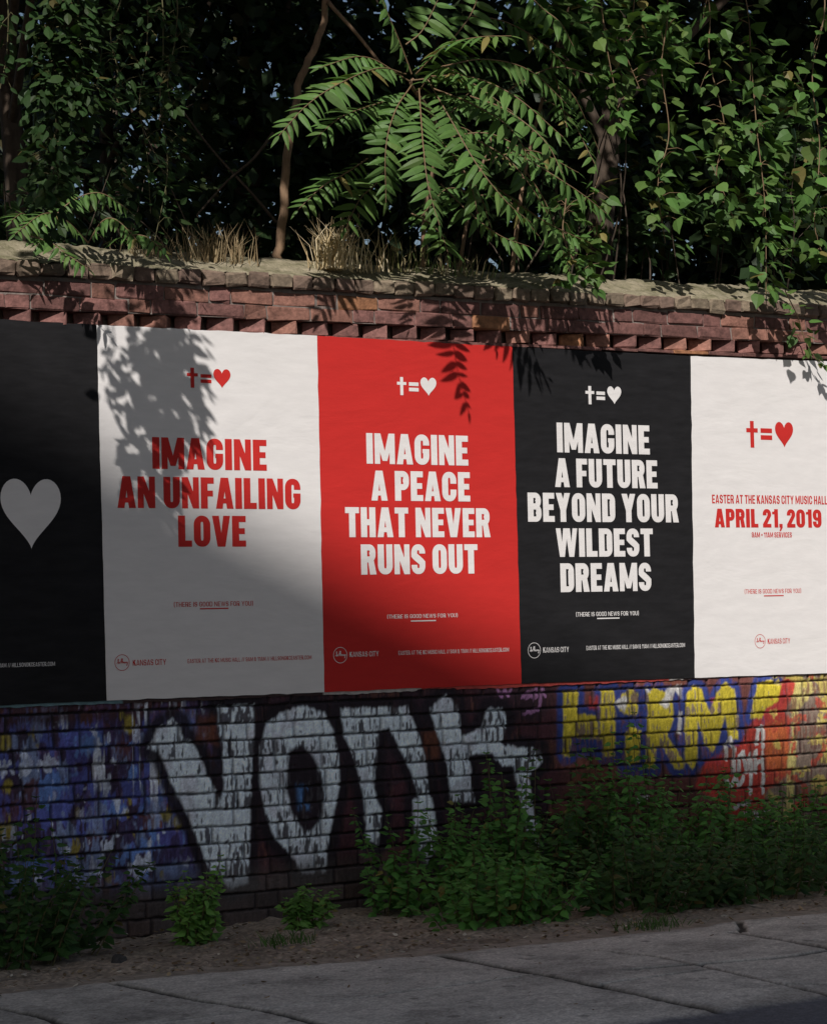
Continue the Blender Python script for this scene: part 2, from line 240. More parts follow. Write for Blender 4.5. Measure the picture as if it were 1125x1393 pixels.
# ------------------------------------------------------------ shape helpers
def tube_arrays(pts, radii, sides=7):
    P = np.asarray(pts, float); n = len(P)
    T = np.gradient(P, axis=0); T /= np.linalg.norm(T, axis=1)[:, None] + 1e-9
    ref = np.array([0.3, 1, 0.2]); ref /= np.linalg.norm(ref)
    A = np.cross(T, ref); A /= np.linalg.norm(A, axis=1)[:, None] + 1e-9
    B = np.cross(T, A)
    an = np.arange(sides) / sides * 2 * math.pi
    R = np.broadcast_to(np.asarray(radii, float), (n,))
    V = (P[:, None] + (A[:, None] * np.cos(an)[None, :, None] + B[:, None] * np.sin(an)[None, :, None]) * R[:, None, None]).reshape(-1, 3)
    i = np.arange(n - 1)[:, None] * sides; j = np.arange(sides)[None]; k = (j + 1) % sides
    F = np.stack([i + j, i + k, i + sides + k, i + sides + j], -1).reshape(-1, 4)
    return V, F

def tubes(name, list_, sides=7):
    Vs, Fs, o = [], [], 0
    for pts, r in list_:
        V, F = tube_arrays(pts, r, sides)
        Vs.append(V); Fs.append(F + o); o += len(V)
    return npmesh(name, np.concatenate(Vs), np.concatenate(Fs), smooth=True)

def crv(pts, n=20):
    """Catmull-Rom through the points"""
    P = np.asarray(pts, float)
    if len(P) == 2:
        t = np.linspace(0, 1, n)[:, None]
        return P[0] * (1 - t) + P[1] * t
    Q = np.vstack([2 * P[0] - P[1], P, 2 * P[-1] - P[-2]])
    out = []
    m = len(P) - 1
    for u in np.linspace(0, m, n):
        i = min(int(u), m - 1); t = u - i
        a, b, c, d = Q[i], Q[i + 1], Q[i + 2], Q[i + 3]
        out.append(0.5 * (2 * b + (c - a) * t + (2 * a - 5 * b + 4 * c - d) * t * t + (3 * b - a - 3 * c + d) * t ** 3))
    return np.array(out)

def norm(a):
    return a / (np.linalg.norm(a, axis=-1, keepdims=True) + 1e-9)

LT = {  # half widths at .05, .2, .45, .75 of the length, fold
    'ovate': ((.10, .24, .29, .17), .25), 'leaflet': ((.08, .135, .135, .08), .3), 'heart': ((.30, .43, .36, .14), .2),
    'nettle': ((.16, .29, .25, .12), .35), 'poplar': ((.26, .41, .35, .13), .18)}

def leaves(P, D, N, S, rgb, kind='ovate', droop=0.12, simple=False):
    """leaf blades: P base, D direction, N face normal, S length, rgb per leaf"""
    P = np.asarray(P, float); n = len(P)
    D = norm(np.asarray(D, float)); X = norm(np.cross(D, N)); Nn = np.cross(X, D)
    w, fo = LT[kind]
    if simple:
        w1 = w[2] * 1.1
        tpl = np.array([(0, 0, 0), (-w1, .42, -fo * w1), (0, 1, -droop), (w1, .42, -fo * w1)])
        faces = [np.array([(0, 3, 2), (0, 2, 1)])]
    else:
        ts = (.05, .2, .45, .75)
        hb = -.09 if kind in ('heart', 'poplar') else 0.0
        dr = lambda t: -droop * t * t * 1.1
        mid = [(0, 0, 0)] + [(0, t, dr(t)) for t in ts[1:]] + [(0, 1, dr(1))]
        sd = [[(sg * a, t + (hb if q == 0 else hb * .5 if q == 1 else 0), -fo * a + dr(t)) for q, (a, t) in enumerate(zip(w, ts))] for sg in (-1, 1)]
        tpl = np.array(mid + sd[0] + sd[1])
        # mid 0..4 (base, .2, .45, .75, tip), left 5..8, right 9..12
        faces = [np.array([(0, 1, 5), (8, 3, 4), (0, 9, 1), (12, 4, 3)]),
                 np.array([(5, 1, 6, 6), (9, 10, 1, 1)])[:, :3],
                 np.array([(6, 1, 2, 7), (7, 2, 3, 8), (10, 11, 2, 1), (11, 12, 3, 2)])]
    S = np.broadcast_to(np.asarray(S, float), (n,))
    L = tpl[None] * S[:, None, None]
    V = P[:, None] + L[..., 0:1] * X[:, None] + L[..., 1:2] * D[:, None] + L[..., 2:3] * Nn[:, None]
    k = len(tpl)
    off = (np.arange(n) * k)[:, None, None]
    F = [(f[None] + off).reshape(-1, f.shape[1]) for f in faces]
    C = np.repeat(np.asarray(rgb, float), k, axis=0)
    return V.reshape(-1, 3), F, C

def leafmesh(name, batches):
    Vs, Cs, Fs, o = [], [], {}, 0
    for V, F, C in batches:
        for f in F:
            Fs.setdefault(f.shape[1], []).append(f + o)
        Vs.append(V); Cs.append(C); o += len(V)
    return npmesh(name, np.concatenate(Vs), [np.concatenate(v) for v in Fs.values()], np.concatenate(Cs))

def greens(n, base, var=0.3, yellow=0.15, r=rng):
    b = np.asarray(base)[None] * (1 + var * (r.random((n, 1)) * 2 - 1))
    y = (r.random((n, 1)) ** 3) * yellow
    y = np.where(r.random((n, 1)) < .02, .75, y)
    return b * (1 - y) + np.array([[2.4, 1.7, .6]]) * b.mean(1, keepdims=True) * y

# ------------------------------------------------------------ ground, pavement, road
def sheet(name, x0, x1, y0, y1, z, m):
    me = npmesh(name, [(x0, y0, z), (x1, y0, z), (x1, y1, z), (x0, y1, z)], np.array([(0, 1, 2, 3)]))
    return tag(put(name, me, m), kind='structure')

sheet('ground', -900, 900, -900, 900, -0.25, M_GROUND)
sheet('road', -60, 80, -14, -3.2, -0.035, M_ROAD)

def grid(x0, x1, y0, y1, st):
    nx = int(round((x1 - x0) / st)) + 1; ny = int(round((y1 - y0) / st)) + 1
    X, Y = np.meshgrid(np.linspace(x0, x1, nx), np.linspace(y0, y1, ny))
    i = np.arange(ny - 1)[:, None] * nx + np.arange(nx - 1)[None]
    F = np.stack([i, i + 1, i + nx + 1, i + nx], -1).reshape(-1, 4)
    return X.ravel(), Y.ravel(), F

def polydist(x, y, pts, closed=False):
    d = np.full(x.shape, 1e9)
    p = list(pts) + ([pts[0]] if closed else [])
    for (ax, ay), (bx, by) in zip(p[:-1], p[1:]):
        vx, vy = bx - ax, by - ay
        t = np.clip(((x - ax) * vx + (y - ay) * vy) / (vx * vx + vy * vy + 1e-12), 0, 1)
        d = np.minimum(d, np.hypot(x - ax - t * vx, y - ay - t * vy))
    return d

JOINTS = [([(0.83, -1.62), (0.86, -2.5), (0.85, -3.5)], .016), ([(-0.6, -1.38), (-0.507, -2.02), (-0.43, -2.34), (-0.41, -3.5)], .013),
          ([(-1.24, -1.5), (-1.16, -1.91), (-1.13, -3.4)], .012), ([(2.24, -1.9), (2.23, -2.52), (2.22, -3.5)], .015),
          ([(-0.43, -2.335), (0.2, -2.345), (0.85, -2.34)], .008), ([(-1.15, -2.34), (-0.43, -2.335)], .008),
          ([(1.43, -1.9), (1.459, -2.03), (1.523, -2.281), (1.511, -2.54)], .009), ([(1.2, -2.46), (1.3, -2.48), (1.453, -2.516), (1.691, -2.561), (1.835, -2.603), (1.971, -2.61), (2.23, -2.574)], .013),
          ([(1.501, -2.52), (1.476, -2.816), (1.429, -3.138), (1.582, -3.242)], .009), ([(1.44, -3.1), (1.425, -3.249), (1.396, -3.5)], .008),
          ([(2.5, -1.62), (2.29, -1.91)], .012), ([(3.7, -1.7), (3.68, -3.5)], .014), ([(5.1, -1.7), (5.1, -3.5)], .014), ([(-2.5, -1.4), (-2.5, -3.5)], .014),
          ([(0.85, -2.7), (1.44, -2.66)], .006), ([(2.23, -2.9), (2.9, -2.75), (3.68, -2.8)], .006)]
x, y, F = grid(-2.6, 5.6, -4.4, -1.2, 0.0085)
wob = 0.012 * (fbm(x * 9, y * 9, 3) - .5) * 2 + .006 * (fbm(x * 40, y * 40, 5) - .5)
g = np.zeros_like(x)
for pts, w in JOINTS:
    d = polydist(x + wob, y + wob[::-1] * 0.7, pts)
    w = w * (.55 + 1.1 * fbm(x * 7, y * 7, 61))
    g = np.maximum(g, 1 - sstep(w * .8, w * 1.9, d))
edge = np.interp(x, [-2.6, -1.06, -0.57, 0.04, 0.71, 1.2, 2.2, 2.5, 3.0, 5.6], [-1.27, -1.31, -1.35, -1.43, -1.58, -1.6, -1.68, -1.62, -1.66, -1.75]) + .03 * (fbm(x * 6, x * 0, 9) - .5) * 2
dirt_over = sstep(-0.03, 0.05, y - edge + .06 * (fbm(x * 14, y * 14, 21) - .5))
slabid = hashv(np.floor((x + 1.3) / 1.41), np.floor((y + 3.5) / 1.15), 4)
z = 0.0 + .006 * (fbm(x * 3, y * 3, 8) - .5) - .014 * g + (slabid - .5) * .006
base = np.array([0.485, 0.468, 0.42])[None] * (0.82 + .36 * fbm(x * 5, y * 5, 12)[:, None]) * (0.93 + .14 * slabid[:, None])
spk = hashv(np.floor(x / .008), np.floor(y / .008), 33)[:, None]
base = base * (0.76 + .48 * spk)
stain = sstep(.5, .7, fbm(x * 2.2, y * 3.2, 40))[:, None]
base = base * (1 - .28 * stain) * (1 - .18 * sstep(.6, .66, fbm(x * 9, y * 12, 44)))[:, None]
gum = np.zeros_like(x)
for gx, gy, gr in rng.uniform((-2, -3.4, .008), (4, -1.7, .026), (60, 3)):
    gum = np.maximum(gum, 1 - sstep(gr * .7, gr * 1.2, np.hypot(x - gx, y - gy)))
base = base * (1 - .45 * gum[:, None])
scuff = sstep(.08, .0, g * 0 + np.abs(fbm(x * 1.3, y * 2.1, 47) - .5))[:, None]
base = base * (1 + .10 * scuff)
base = base * (1 - .95 * g[:, None]) + np.array([.014, .012, .010]) * g[:, None] * .95
near = sstep(.09, .02, polydist(x, y, JOINTS[0][0]))[:, None] * .15
base = base * (1 - near)
dcol = np.array([.30, .26, .21])[None] * (.6 + .8 * fbm(x * 25, y * 25, 50)[:, None])
base = base * (1 - dirt_over[:, None]) + dcol * dirt_over[:, None]
z = z - .006 * dirt_over
roadm = sstep(-3.40, -3.50, y + .05 * (fbm(x * 8, y * 8, 60) - .5) + .03 * (x - 1) * .3)
z = z * (1 - roadm) - .006 * roadm
base = base * (1 - roadm[:, None]) + np.array([.12, .128, .145]) * (.8 + .4 * spk) * roadm[:, None]
tag(put('pavement', npmesh('pavement', np.stack([x, y, z], 1), F, base, True), M_PAVE), kind='structure')
for nm, (xa, xb) in {'pavement': (-40, -2.6), 'pavement.': (5.6, 60)}.items():
    sheet('pavement', xa, xb, -3.5, -1.2, -0.006, M_ROAD).data.materials[0] = mat('paving_plain', (.46, .44, .41), rough=.9, noise=.2, nscale=(6, 6, 6))

x, y, F = grid(-3, 6.5, -1.75, 0.05, 0.016)
edge2 = np.interp(x, [-3, -1.06, -0.57, 0.04, 0.71, 1.2, 2.2, 2.5, 3.0, 6.5], [-1.27, -1.31, -1.35, -1.43, -1.58, -1.6, -1.68, -1.62, -1.66, -1.8])
z = -0.012 + .022 * sstep(0, .3, y - edge2 - .05) * (0.3 + fbm(x * 3, y * 3, 70)) - .035 * sstep(-.7, -.1, y) * sstep(1.3, .3, x) + .03 * (fbm(x * 16, y * 16, 71) - .5) * sstep(0, .3, y - edge2) - .012 * sstep(.1, -.1, y - edge2)
c = np.array([.27, .225, .175])[None] * (.55 + .9 * fbm(x * 7, y * 7, 72)[:, None]) * (.7 + .6 * hashv(np.floor(x / .016), np.floor(y / .016), 5)[:, None])
tag(put('dirt_verge', npmesh('dirt_verge', np.stack([x, y, z], 1), F, c, True), M_DIRT), kind='structure')
def ground_z(px, py):
    return 0.02

# small debris: chips, dry leaf scraps, twigs lying on the verge
n = 2600
px = rng.uniform(-1.6, 5.2, n); py = -0.1 - rng.random(n) ** .8 * 1.55
py[:90] = rng.uniform(-3.3, -1.6, 90)
keep = (np.arange(n) < 90) | (py > np.interp(px, [-3, -.57, .71, 2.2, 5.5], [-1.35, -1.42, -1.65, -1.75, -1.85]))
lz = np.where(np.arange(n) < 90, .006, .012)[keep]
px, py = px[keep], py[keep]; n = len(px)
a = rng.uniform(0, 6.28, n); D = np.stack([np.cos(a), np.sin(a), rng.normal(0, .25, n)], 1)
N = np.stack([rng.normal(0, .4, n), rng.normal(0, .4, n), np.ones(n)], 1)
t = rng.random((n, 1))
C = np.where(t < .5, [[.13, .09, .055]], np.where(t < .8, [[.28, .21, .13]], [[.42, .39, .34]])) * (.5 + .9 * rng.random((n, 1)))
tag(put('leaf_litter', leafmesh('leaf_litter', [leaves(np.stack([px, py, lz + .01 * rng.random(n)], 1), D, N, rng.uniform(.008, .035, n), C, 'ovate')]), M_STRAW),
    'dry leaf scraps and grit scattered over the dirt verge', 'litter', kind='stuff')

# ------------------------------------------------------------ brick wall
def brick_rows(seed, x0, x1, nrows):
    r = np.random.default_rng(seed); rows = []
    for k in range(nrows):
        e = [x0 - r.random() * .25]
        i = int(r.integers(0, 2))
        while e[-1] < x1 + .3:
            w = .25 if (i % 2 == 0) else .125
            if r.random() < .18: w = .375 - w
            e.append(e[-1] + w * r.uniform(.94, 1.06)); i += 1
        rows.append(np.array(e))
    return rows

def inside(x, z, poly):
    r = np.zeros(x.shape, bool); p = poly; j = len(p) - 1
    for i in range(len(p)):
        xi, zi = p[i]; xj, zj = p[j]
        if zi != zj:
            r ^= ((zi > z) != (zj > z)) & (x < (xj - xi) * (z - zi) / (zj - zi) + xi)
        j = i
    return r

def sdist(x, z, poly, margin):
    """signed distance, negative inside, evaluated near the shape only"""
    d = np.full(x.shape, 9.0); P = np.array(poly)
    s = (x > P[:, 0].min() - margin) & (x < P[:, 0].max() + margin) & (z > P[:, 1].min() - margin) & (z < P[:, 1].max() + margin)
    if s.any():
        q = polydist(x[s], z[s], poly, True)
        d[s] = np.where(inside(x[s], z[s], poly), -q, q)
    return d

def wall_sheet(x0, x1, z0, z1, st, seed, paint):
    x, zz, F = grid(x0, x1, z0, z1, st)
    H = .0832; zb = -.2
    zj = zz - zb + .004 * (fbm(x * 1.3, zz * 0, seed) - .5) * 2 + .003 * (fbm(x * 12, zz * 12, seed + 1) - .5) * 2
    row = np.floor(zj / H).astype(int); fz = zj - row * H
    rows = brick_rows(seed, x0 - 1, x1 + 1, row.max() + 2)
    dx = np.zeros_like(x); bid = np.zeros_like(x)
    xw = x + .004 * (fbm(x * 30, zz * 30, seed + 2) - .5)
    for k in range(row.min(), row.max() + 1):
        s = row == k
        e = rows[max(k, 0)]
        i = np.searchsorted(e, xw[s]) - 1
        dx[s] = np.minimum(xw[s] - e[i], e[i + 1] - xw[s]); bid[s] = i + 100 * k
    er = .005 * (fbm(x * 45, zz * 45, seed + 3) - .35) + .004 * (fbm(x * 5, zz * 9, seed + 13) - .5)
    dz = np.minimum(fz, H - fz)
    hz = sstep(.0015, .0072, dz - er); hx = sstep(.0035, .010, dx - er)
    chip = sstep(.74, .82, fbm(x * 17, zz * 23, seed + 4))
    rb = hashv(bid, bid * 0, seed + 9); rb2 = hashv(bid, bid * 0 + 3, seed + 11)
    y = -.004 * rb + (1 - hz) * .016 + (1 - hx) * hz * .010 + chip * .004 + .003 * (fbm(x * 40, zz * 40, seed + 5) - .5)
    br = np.array([.125, .05, .042])[None] * (.6 + .8 * rb[:, None]) * (.75 + .5 * fbm(x * 20, zz * 20, seed + 6)[:, None])
    br = np.where((rb2 > .88)[:, None], br * 1.0 + np.array([[.1, .035, .01]]), br)
    col = br.copy()
    if paint:
        G = DATA['graf']
        # painters' streaks: everything runs down the bricks
        st1 = vn(x * 95, zz * 15 + rb * 9, 101); st2 = vn(x * 140, zz * 34, 103); fz2 = 1 - np.abs(fz / H - .35); big = fbm(x * 4, zz * 5, 105)
        wx = x + .009 * (fbm(x * 22, zz * 22, 107) - .5) + .004 * (st1 - .5); wz = zz + .011 * (fbm(x * 26, zz * 26, 109) - .5) + .014 * (st1 - .5)
        def lay(col, m, c, cover=1.0, wear=0.5, var=1.0):
            hole = sstep(.50 + .28 * (1 - wear), .66 + .2 * (1 - wear), .45 * st1 + .33 * st2 + .22 * fz2 + .30 * (rb2 - .5)) * min(1, wear * 1.5)
            a = np.clip(m * cover * (1 - np.clip(hole, 0, 1)), 0, 1)[:, None]
            return col * (1 - a) + np.asarray(c)[None] * (1 - var * .3 + var * .45 * rb[:, None]) * (1 - var * .2 + var * .4 * st2[:, None]) * a
        def shape(polys, grow=0.0, soft=.008, shrink=0.0):
            d = np.full(x.shape, 9.0)
            for p in polys:
                d = np.minimum(d, sdist(wx, wz, p, grow + soft + .03))
            return 1 - sstep(grow - soft, grow + soft, d + shrink)
        left = sstep(-1.7, -1.25, x) * sstep(.75, .25, x + .25 * (fbm(x * 3, zz * 3, 111) - .5)); right = sstep(2.55, 2.85, x) * sstep(6.2, 5.5, x + .3 * (fbm(x * 3, zz * 4, 115) - .5))
        mid = (1 - left) * (1 - right) * sstep(.0, .3, x) * (1 - sstep(2.55, 2.85, x)); up = sstep(.12, .34, zz + .12 * (big - .5))
        col = lay(col, mid * up, (.035, .016, .028), .9, .3)
        col = lay(col, mid * up * sstep(.52, .62, fbm(x * 6, zz * 7, 113)), (.07, .022, .03), .9, .4)
        # left: many old coats, blue and violet with flecks
        hues = [((.10, .13, .44), 5.0, .32), ((.085, .08, .29), 7.0, .53), ((.14, .26, .6), 8.0, .50), ((.05, .028, .07), 9, .53), ((.22, .28, .46), 11, .58), ((.10, .035, .04), 6.5, .64),
                ((.04, .02, .04), 10, .58), ((.6, .66, .8), 14.0, .67), ((.30, .24, .05), 11, .80)]
        for k, (c, f, th) in enumerate(hues):
            m = sstep(th, th + .05, fbm(x * f + 3.1 * k, zz * f * .7, 120 + k) + .16 * (hashv(bid, bid * 0 + k, 5) - .5) + .22 * (st1 - .5))
            col = lay(col, m * left * up, c, .92, .35)
        col = lay(col, left * sstep(.98, 1.03, zz), (.06, .02, .018), .75, .4)
        for cx_, cz_, r_ in [(.13, .98, .05), (.1, 1.02, .03), (-.5, .93, .05), (-.5, .53, .07), (-.49, .72, .04), (.26, .72, .05), (.32, .55, .05), (.38, .50, .04)]:
            col = lay(col, 1 - sstep(r_ * .4, r_ * .8, np.hypot(wx - cx_, (wz - cz_) * .7)), (.42, .34, .05), .85, .75)
        # runs of pale paint
        runs = sstep(.70, .78, vn(x * 75, zz * 2.6, 140)) * sstep(.5, .6, fbm(x * 3, zz * 4, 141))
        col = lay(col, runs * left * up, (.75, .8, .9), .9, .45)
        # big pale letters
        col = lay(col, shape(G['white'], .055, .02), (.016, .010, .016), .95, .1)
        col = lay(col, shape(G['rust'], .0, .02), (.17, .055, .03), .85, .3)
        col = lay(col, shape(G['white'], 0, .009, .003), (.80, .90, .99), 1.0, .6, .2)
        w_old = sstep(.56, .66, fbm(x * 7, zz * 9, 150))
        col = lay(col, shape(G['white']) * w_old * .4, (.45, .36, .42), .8, .8)
        col = lay(col, shape(G['hole'], 0, .014), (.022, .013, .02), 1, .25)
        col = lay(col, shape(G['bluehole'], 0, .02), (.10, .25, .55), .7, .75)
        # right: red brick with yellow, blue-edged letters
        rb_col = np.array([.15, .045, .04])
        col = lay(col, right * up, rb_col, .55, .3)
        col = lay(col, right * up * sstep(3.95, 4.15, x) * sstep(6.2, 5.5, x), (.28, .22, .17), .8, .5)
        col = lay(col, shape(G['yellow'], .042, .012), (.03, .055, .24), .95, .35)
        col = lay(col, shape(G['blue']), (.03, .055, .24), .9, .35)
        col = lay(col, shape(G['red'], .0, .015), (.48, .05, .035), .95, .45)
        col = lay(col, shape(G['orange'], 0, .03), (.55, .15, .045), .8, .4)
        col = lay(col, shape(G['yellow']), (.62, .5, .045), 1.0, .5)
        col = lay(col, shape(G['cream']), (.66, .55, .2), 1.0, .55)
        ylf = sstep(.60, .66, fbm(x * 11, zz * 13, 160)) * sstep(4.0, 4.2, x) * sstep(6.1, 5.2, x) * up
        col = lay(col, ylf, (.6, .48, .12), .9, .5)
        col = lay(col, sstep(.62, .67, fbm(x * 13, zz * 12, 161)) * sstep(4.05, 4.25, x) * sstep(6.1, 5.2, x) * up, (.5, .08, .05), .9, .4)
        col = lay(col, shape(G['splash']), (.68, .66, .64), 1.0, .4)
        for p in G['tag']:
            d = polydist(wx, wz, p)
            col = lay(col, 1 - sstep(.010, .016, d), (.66, .64, .62), 1.0, .3)
        for p in G['pink']:
            d = polydist(wx, wz, p)
            col = lay(col, 1 - sstep(.007, .012, d), (.42, .2, .4), 1.0, .4)
        # a bare foot of soot-grey brick
        foot = sstep(.32, .16, zz + .1 * (big - .5))[:, None]
        col = col * (1 - .85 * foot) + np.array([[.075, .068, .066]]) * (.6 + .7 * rb[:, None]) * .85 * foot
    mort = ((1 - hz) * (.78 + .35 * sstep(.35, .6, fbm(x * 4, zz * 12, seed + 15))))[:, None].clip(0, 1)
    col = col * (1 - mort * .9) + np.array([[.012, .009, .010]]) * mort * .9
    mv = ((1 - hx) * hz * (.55 + .45 * rb2))[:, None]
    col = col * (1 - mv * .8) + np.array([[.018, .013, .016]]) * mv * .8
    speck = hashv(np.floor(x / st), np.floor(zz / st), 77)[:, None]
    col = col * (.82 + .36 * speck)
    return npmesh('brick_face', np.stack([x, y, zz], 1), F, np.clip(col, 0, 1), True)

def boxes(name, B, colfun=None, bev=.006, jit=.0):
    """chamfered boxes: rows of (cx,cy,cz,sx,sy,sz,rotz,rgb)"""
    Vs, Fq, Ft, C, o = [], [], [], [], 0
    for (cx, cy, cz, sx, sy, sz, rz, rgb) in B:
        bm_v = []
        idx = {}
        hx, hy, hz = sx / 2, sy / 2, sz / 2
        b = min(bev, hx * .4, hy * .4, hz * .4)
        for X in (-1, 1):
            for Y in (-1, 1):
                for Zs in (-1, 1):
                    for ax in range(3):
                        p = [X * (hx - b), Y * (hy - b), Zs * (hz - b)]
                        p[ax] = (X * hx, Y * hy, Zs * hz)[ax]
                        idx[(X, Y, Zs, ax)] = len(bm_v)
                        bm_v.append(p)
        V = np.array(bm_v)
        V += rng.normal(0, jit, V.shape)
        ca, sa = math.cos(rz), math.sin(rz)
        V = np.stack([V[:, 0] * ca - V[:, 1] * sa + cx, V[:, 0] * sa + V[:, 1] * ca + cy, V[:, 2] + cz], 1)
        I = lambda *k: idx[k] + o
        s = (-1, 1)
        for X in s:
            Fq.append([I(X, -1, -1, 0), I(X, 1, -1, 0), I(X, 1, 1, 0), I(X, -1, 1, 0)][::X])
            Fq.append([I(-1, X, -1, 1), I(1, X, -1, 1), I(1, X, 1, 1), I(-1, X, 1, 1)][::-X])
            Fq.append([I(-1, -1, X, 2), I(1, -1, X, 2), I(1, 1, X, 2), I(-1, 1, X, 2)][::X])
        for X in s:
            for Y in s:
                Fq.append([I(X, Y, -1, 0), I(X, Y, 1, 0), I(X, Y, 1, 1), I(X, Y, -1, 1)][::-X * Y])
                Fq.append([I(X, -1, Y, 0), I(X, 1, Y, 0), I(X, 1, Y, 2), I(X, -1, Y, 2)][::X * Y])
                Fq.append([I(-1, X, Y, 1), I(1, X, Y, 1), I(1, X, Y, 2), I(-1, X, Y, 2)][::-X * Y])
                for Zs in s:
                    Ft.append([I(X, Y, Zs, 0), I(X, Y, Zs, 1), I(X, Y, Zs, 2)][::X * Y * Zs])
        Vs.append(V); C.append(np.repeat([rgb], 24, 0)); o += 24
    return npmesh(name, np.concatenate(Vs), [np.array(Fq), np.array(Ft)], np.concatenate(C))

def bcol():
    u = rng.random()
    if u < .07: c = np.array([.33, .15, .075])
    elif u < .3: c = np.array([.20, .095, .07])
    else: c = np.array([.15, .07, .06])
    return c * rng.uniform(.7, 1.25)

XL, XR = -7.0, 16.0
lift = lambda X: .012 * (X - .66)
wall = empty('brick_wall', (2, 0, 0), 'old graffiti covered brick boundary wall with toothed cornice and mossy coping', 'wall')
put('brick_face', wall_sheet(-1.7, 6.3, -.08, 1.16, .006, 31, True), M_WALL, wall)
put('brick_face', wall_sheet(-1.7, 6.3, 1.16, 2.9, .016, 34, False), M_WALL, wall)
put('brick_face', wall_sheet(-7, -1.7, -.08, 2.9, .02, 32, False), M_WALL, wall)
put('brick_face', wall_sheet(6.3, 16, -.08, 3.0, .02, 33, False), M_WALL, wall)
put('core', boxes('core', [((XL + XR) / 2, .175, 1.36, XR - XL, .28, 3.0, 0, (.1, .08, .07)), ((XL + XR) / 2, .20, 2.98, XR - XL, .22, .238, 0, (.1, .08, .07))], bev=.001), M_MORTAR, wall)
# ledge under the teeth, teeth, two corbelled courses, header lip
led = []
xx = XL
while xx < XR:
    w = .25; led.append((xx + w / 2, .027, 2.888 + lift(xx), w - .004, .076, .018, 0, bcol() * 1.1)); xx += w
put('ledge', boxes('ledge', led, bev=.003, jit=.001), M_BRICK, wall)
teeth = []
xx = XL
while xx < XR:
    teeth.append((xx, .071, 2.9335 + lift(xx) + rng.normal(0, .002), .13, .13, .068, rad(-30) + rng.normal(0, .03), bcol() * 1.25)); xx += .179
put('dogtooth_course', boxes('dogtooth_course', teeth, bev=.005, jit=.0025), M_BRICK, wall)
for zc, seed in ((3.003, 0), (3.075, 1)):
    row = []; xx = XL + seed * .1; i = seed
    while xx < XR:
        w = .25 if i % 3 != 1 else .125
        w *= rng.uniform(.95, 1.05)
        row.append((xx + w / 2, .082 + rng.normal(0, .002), zc + lift(xx) + rng.normal(0, .0012), w - .007, .2, .068, 0, bcol())); xx += w; i += 1
    put('corbel_course', boxes('corbel_course', row, bev=.006, jit=.0028), M_BRICK, wall)
put('mortar_bed', npmesh('mortar_bed', [(XL, -.010, 2.968 + lift(XL)), (XR, -.010, 2.968 + lift(XR)), (XR, -.010, 3.125 + lift(XR)), (XL, -.010, 3.125 + lift(XL))], np.array([(0, 1, 2, 3)])), M_MORTAR, wall)
lip = []; xx = XL
while xx < XR:
    w = .122 * rng.uniform(.94, 1.06)
    t = rng.random()
    c = np.array([.185, .145, .10]) * (1 - t) + np.array([.14, .09, .07]) * t
    lip.append((xx + w / 2, .08 + rng.normal(0, .003), 3.158 + lift(xx) + rng.normal(0, .002), w - .006, .26, .068, rng.normal(0, .01), c * rng.uniform(.8, 1.2))); xx += w
lm_ = boxes('coping_brick', lip, bev=.010, jit=.004)
put('coping_brick', lm_, mat('mossy_brick', attr=True, rough=.9, noise=.45, nscale=(25, 25, 40), bump=.004, bscale=60), wall)
# sloping mortar cap
nx, ns = 1400, 16
u = np.linspace(XL, XR, nx); s = np.linspace(0, 1, ns)
U, S_ = np.meshgrid(u, s); U = U.ravel(); S_ = S_.ravel()
yy = np.interp(S_, [0, .08, .6, .75, 1], [-.037, -.025, .20, .27, .40])
zc = np.interp(S_, [0, .08, .6, .75, 1], [3.186, 3.197, 3.312, 3.325, 3.24]) + .03 * (fbm(U * 4, S_ * 3, 80) - .5) * sstep(0, .3, S_) + .028 * (fbm(U * 22, S_ * 12, 81) - .5) + lift(U)
yy = yy + .018 * (fbm(U * 11, S_ * 0, 82) - .5)
i = np.arange(ns - 1)[:, None] * nx + np.arange(nx - 1)[None]
put('coping_cap', npmesh('coping_cap', np.stack([U, yy, zc], 1), np.stack([i, i + 1, i + nx + 1, i + nx], -1).reshape(-1, 4), smooth=True), M_COPE, wall)

# bank of earth held up by the wall
x, y, F = grid(-30, 45, .38, 30, .4)
z = 3.1 + .25 * (fbm(x * .7, y * .7, 90) - .5) + .02 * y
tag(put('bank', npmesh('bank', np.stack([x, y, z], 1), F, smooth=True), M_BANK), kind='structure')

